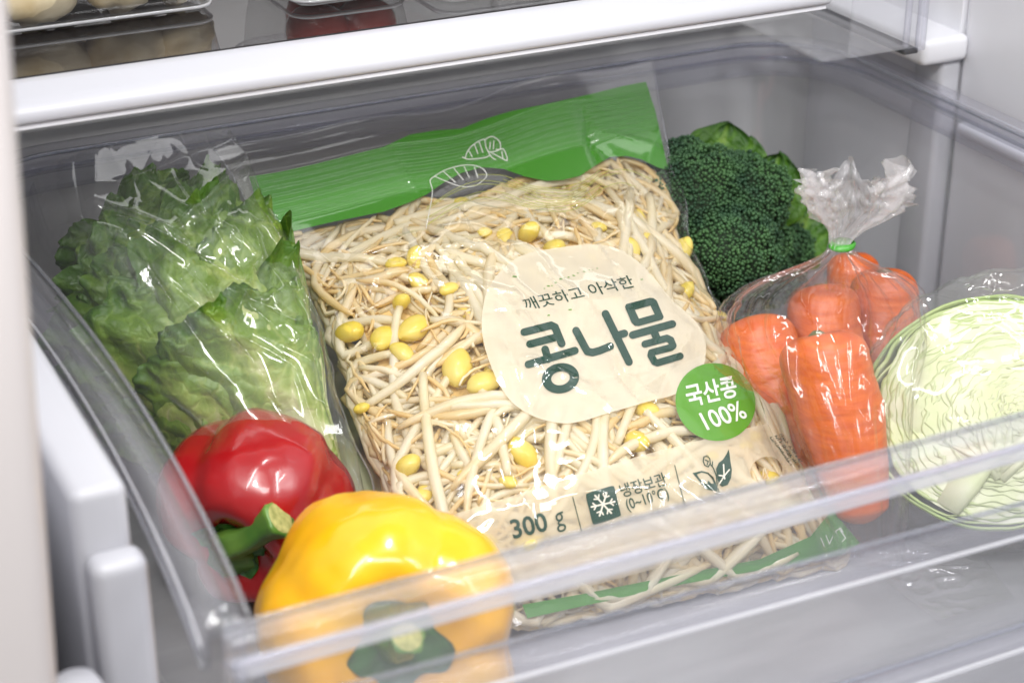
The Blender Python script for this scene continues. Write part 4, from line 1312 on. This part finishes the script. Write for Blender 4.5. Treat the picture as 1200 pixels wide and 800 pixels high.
def carrot(top, tip, r, label, seed):
    top, tip = np.array(top, float), np.array(tip, float)
    e = empty('carrot', tip, label, 'carrot')
    ax = top-tip; L = np.linalg.norm(ax); d, e1, e2 = frame(ax)
    V_, nu, nv = [], 40, 90
    for j in range(nv+1):
        s = j/nv
        rr = r*(0.50+0.50*min(1, s*1.7)**0.75)
        rr *= 1-(1-math.sqrt(max(0, 1-(max(0, s-0.86)/0.14)**2.3)))*0.86
        rr *= min(1, math.sqrt(max(0.0, s/0.06))) if s < 0.06 else 1
        zz = s*L-(0.35 if s > 0.995 else 0)
        for i in range(nu):
            ph = 2*math.pi*i/nu
            ring = 0.015*noise.noise(Vector((math.cos(ph)*0.7, math.sin(ph)*0.7, s*L*2.6+seed)))+0.035*noise.noise(Vector((math.cos(ph)*1.5, math.sin(ph)*1.5, s*L*0.5+seed)))
            groove = -0.035*max(0, noise.noise(Vector((math.cos(ph)*1.2+seed, math.sin(ph)*1.2, s*L*7.0)))-0.25)-0.03*max(0, noise.noise(Vector((math.cos(ph)*2.2+seed, math.sin(ph)*2.2, s*L*4.0)))-0.25)
            V_.append(tip+d*zz+(rr*(1+ring+groove)+0.001)*(math.cos(ph)*e1+math.sin(ph)*e2)+0.12*r*math.sin(s*3+seed)*e1)
    obj('root', V_, grid_faces(nv+1, nu, wrap=True), M['carrot'], e)
    tp = tip+d*(L-0.4)+0.12*r*math.sin(3+seed)*e1
    V_, F_ = blob(tp, r*0.24, (1, 1, 0.7), 0.3, nu=14, nv=8, seed=seed)
    obj('crown', V_, F_, M['crown'], e)
    return e


carrot(at(962, 388, 2, 13.2), at(1008, 615, 2, 2.6), 2.75, 'front carrot standing upright in the middle of the tied bag', 1)
carrot(at(888, 372, 2, 12.0)+FW*3, at(962, 610, 2, 1.0)+FW*1, 2.75, 'leftmost carrot of the tied bag, next to the sprout bag', 2)
carrot(at(982, 330, 2, 14.0)+FW*6, at(1006, 560, 2, 2.5)+FW*4, 2.45, 'carrot behind the front one, below the green tie', 3)
carrot(at(1052, 312, 2, 13.5)+FW*4, at(1052, 520, 2, 2.5)+FW*5, 2.3, 'rightmost carrot beside the cabbage bag', 4)
carrot(at(1030, 288, 2, 13.5)+FW*9, at(1030, 470, 2, 3)+FW*8, 1.9, 'rear carrot half hidden behind the rightmost one', 5)

# carrot bag, gathered by a green tie
cbg = empty('carrot_bag', (48.5, 25, 0.3), 'thin clear bag of carrots gathered with a green tie and a crinkled top', 'plastic bag')
TIE = at(985, 287, 2, 17.2)
rings = [  # px, py, extra distance, rx px, ry (depth units), pleat, tilt
    (1003, 210, 0.0, 56, 2.8, 0.34), (1004, 232, 0, 52, 2.4, 0.33), (1003, 252, 0, 42, 1.7, 0.28), (992, 270, 0, 20, 0.9, 0.18), (985, 284, 0, 13, 0.62, 0.10), (984, 292, 0, 14, 0.62, 0.10),
    (984, 306, 0.5, 34, 1.6, 0.20), (980, 325, 1.5, 78, 3.2, 0.14), (972, 350, 2, 114, 6.4, 0.08), (968, 385, 1.5, 122, 7.6, 0.04), (970, 430, 1.0, 112, 7.6, 0.025), (976, 480, 0.5, 96, 7.0, 0.025), (986, 540, 0, 80, 6.2, 0.025), (998, 600, 0, 64, 5.0, 0.03), (1008, 660, 0, 46, 3.4, 0.04)]
zz = np.interp([r[1] for r in rings], [195, 287, 400, 640, 650], [22.3, 17.2, 11.6, 1.4, 0.9])
ctrl = []
for (px, py, ex, rx, ry, pl), z in zip(rings, zz):
    c = at(px, py, 2, z); dist = np.dot(c-CAM, FW)
    ctrl.append(np.concatenate([c+FW*ex, [rx*dist/FPX, ry, pl]]))
CT = smoothpath(ctrl, 120)
V_, nu = [], 200
hh = _h
for j, row in enumerate(CT):
    c, rx, ry, pl = row[:3], row[3], row[4], row[5]
    s = j/119
    for i in range(nu):
        ph = 2*math.pi*i/nu
        q = Vector((math.cos(ph)*2, math.sin(ph)*2, s*3))
        pw = 0.6*math.sin(13*ph+1.5*math.sin(3*ph))+0.5*math.sin(23*ph+2*math.sin(5*ph+1))+0.5*noise.noise(q*3.0)
        cr_ = 0.05*(1-abs(noise.noise(q*2.2+Vector((0, 0, s*4)))))**6-(0.30*pl/0.3*noise.noise(Vector((ph*4.5, s*30, 2)))+0.15*noise.noise(Vector((ph*9, s*60, 7)))*pl/0.3 if s < 0.33 else 0)
        k = 1+pl*pw+(0.05*noise.noise(q*1.5) if s > 0.4 else 0)-cr_
        up_ = (1.5*noise.noise(Vector((math.cos(ph)*1.8+9, math.sin(ph)*1.8, 4)))+0.5*math.sin(9*ph)+0.5*noise.noise(q*5))*max(0, 1-s/0.16)
        V_.append(c+RT*rx*k*math.cos(ph)+FW*ry*k*math.sin(ph)+UP*(up_+0.25*pl*math.sin(7*ph+s*30)))
        if V_[-1][2] < 0.15: V_[-1][2] = 0.15
obj('film', V_[41*nu:], grid_faces(79, nu, wrap=True), M['filmc'], cbg)
obj('gathered_top', V_[:42*nu], grid_faces(42, nu, wrap=True), M['filmg'], cbg)
V, F = [], []
for j in range(6):
    for i in range(40):
        ph = 2*math.pi*i/40; r_ = [0.66, 0.78, 0.80, 0.80, 0.78, 0.66][j]*0.92
        V.append(TIE+RT*(r_*1.12*math.cos(ph)+0.1)+hh*r_*math.sin(ph)+(UP*0.95+RT*0.35)*(j-2.5)*0.10)
obj('tie', V, grid_faces(6, 40, wrap=True), M['tie'], cbg)
# its flat tail on the drawer floor
V_, T_ = [], []
for j in range(60):
    for i in range(50):
        u, v = i/49, j/59
        a = (1-v)*((1-u)*at(1005, 655, 2, 0.4)+u*at(1150, 650, 2, 0.4))+v*((1-u)*at(1100, 728, 2, 0.15)+u*at(1190, 700, 2, 0.15))
        e_ = (4*u*(1-u))**0.4*(4*min(v+0.3, 0.99)*(1-min(v+0.3, 0.99)))**0.4
        a = a+np.array([0, 0, 0.35*e_+0.35*(1-abs(noise.noise(Vector((u*5, v*6, 2)))))**5*e_])
        V_.append(a)
obj('bag_tail', V_, grid_faces(60, 50), M['filmc'], cbg)

# ------------------------------------------------------------------ half cabbage
cbx = empty('half_cabbage', at(1160, 500, 2, 0.4), 'pale green half cabbage with its cut face up inside a clear bag', 'cabbage')
CC = at(1170, 480, 2, 9.3)
fn = -FW*0.86+np.array([0, 0, 0.35])+RT*(-0.22); fn /= np.linalg.norm(fn)
fx = RT-fn*np.dot(RT, fn); fx /= np.linalg.norm(fx); fy = np.cross(fn, fx)
if fy[2] < 0: fy = -fy
RX, RY = 8.2, 7.3
rs = np.random.RandomState(8)
nl = 29
core = np.array([0.30, -0.05])
for k_ in range(nl):
    f0 = 1-k_/nl*0.93
    th_ = (0.16 if k_ < 3 else 0.21)+0.06*math.sin(k_*2.7)
    V_, T_ = [], []
    na, nd = 140, 7
    wob = (0.012 if k_ < 2 else 0.03)+0.12*(1-f0)
    for side in (0, 1):
        for j in range(nd):
            dpt = (j/(nd-1))**1.3
            for i in range(na):
                ph = 2*math.pi*i/na
                q = Vector((math.cos(ph)*1.7, math.sin(ph)*1.7, k_*0.35))
                w1 = wob*noise.noise(q)+0.6*wob*noise.noise(q*2.7+Vector((0, 0, k_*0.2)))+0.45*wob*noise.noise(q*5.5+Vector((0, 0, k_*0.7)))*max(0, 0.3+2*noise.noise(q*1.3+Vector((7, 0, 0))))
                rr = f0*(1+w1*2.0)*(1-0.10*(1-f0)*math.cos(ph-1.2))
                depth = dpt*(1.4 if k_ else 6.9)
                sc_ = math.sqrt(max(0.02, 1-(depth/7.3)**2)) if k_ == 0 else 1-0.03*dpt
                rad = (rr*7.3-side*th_*(1 if k_ == 0 else 1.0))*sc_
                cx_, cy_ = core*(1-f0)*7.3
                lip = 0.09*noise.noise(q*3.0)
                V_.append(CC+fx*(cx_+rad*math.cos(ph)*RX/7.3)+fy*(cy_+rad*math.sin(ph)*RY/7.3)+fn*(lip-depth-0.10*side))
                T_.append(np.clip((1-f0)*0.95+(0.10 if side else 0)-0.18*(dpt > 0.3)+0.05*math.sin(ph*7+k_), 0, 1))
    nn = nd*na
    F_ = grid_faces(nd, na, wrap=True)
    F_ = F_+[tuple(q+nn for q in f[::-1]) for f in F_]+[(i, i+nn, (i+1) % na+nn, (i+1) % na) for i in range(na)]
    obj('leaf_layer', V_, F_, M['cabbage'], cbx, attr={'t': T_})
V_, F_ = [], []
for j in range(12):
    for i in range(60):
        ph = 2*math.pi*i/60; rr = 7.0*j/11
        V_.append(CC+fx*rr*math.cos(ph)+fy*rr*math.sin(ph)-fn*(0.05+0.12*noise.noise(Vector((rr*math.cos(ph), rr*math.sin(ph), 3)))))
obj('inner_leaves', V_, grid_faces(12, 60, wrap=True), M['cabcore'], cbx)
V, F = tube([CC-fy*5.8+fx*-3.6-fn*0.3, CC-fy*4.2+fx*-2.4-fn*0.25, CC-fy*2.4-fx*0.6-fn*0.3, CC-fy*1.2+fx*0.8-fn*0.35], [1.1, 1.3, 0.9, 0.25], 20, flat=0.45)
obj('core', V, F, M['cabcore'], cbx)
for q in range(9):
    a = 0.3+q*0.32
    p0_ = CC-fy*(4.2-0.5*(q % 3))+fx*(-0.2); p1_ = CC+fx*math.cos(a)*(2.2+0.5*(q % 3))-fy*(2.4-1.6*math.sin(a))
    V, F = tube([p0_-fn*0.2, (p0_+p1_)/2+fn*0.02+fx*0.3*math.cos(a), p1_-fn*0.1], [0.5, 0.34, 0.1], 10, flat=0.6)
    obj('rib', V, F, M['cabcore'], cbx)

cg = empty('cabbage_bag', at(1160, 520, 2, 0.3), 'clear plastic bag pulled loosely round the half cabbage', 'plastic bag')
V_, nu, nv = [], 210, 150
cen = CC-fn*2.6+UP*0.5
segr = rnd_creases(90, rs, 0, 1, 0.05, 0.95, L=(0.03, 0.16), A=0.35, wd=(0.003, 0.012))
UU, VV = np.meshgrid(np.linspace(0, 1, nu), np.linspace(0, 1, nv))
HC = crease_field(UU, VV, segr, 0.6)
for j in range(nv):
    th = math.pi*min(max(j/(nv-1), 1e-3), 1-1e-3)
    for i in range(nu):
        ph = 2*math.pi*i/nu
        a, b, c_ = math.sin(th)*math.cos(ph), math.cos(th), math.sin(th)*math.sin(ph)
        q = Vector((a*2, b*2, c_*2))
        rr = 1+0.05*noise.noise(q)-0.05*(1-abs(noise.noise(q*1.3)))**5
        # c_ along the face normal, b up the face, a across
        k_ = 1+0.10*max(0, b)**2
        p = cen+fx*a*8.9*rr*k_+UP*b*8.9*rr+fn*c_*(3.6 if c_ > 0 else 5.4)*rr*(1+0.25*abs(a)**2)
        p = p+(fx*a+UP*b+fn*c_)*HC[j, i]
        V_.append(p)
V_ = np.array(V_); V_[:, 2] = np.maximum(V_[:, 2], 0.12); V_[:, 1] = np.maximum(V_[:, 1], 0.5)
obj('film', V_, grid_faces(nv, nu), M['filmh'], cg)
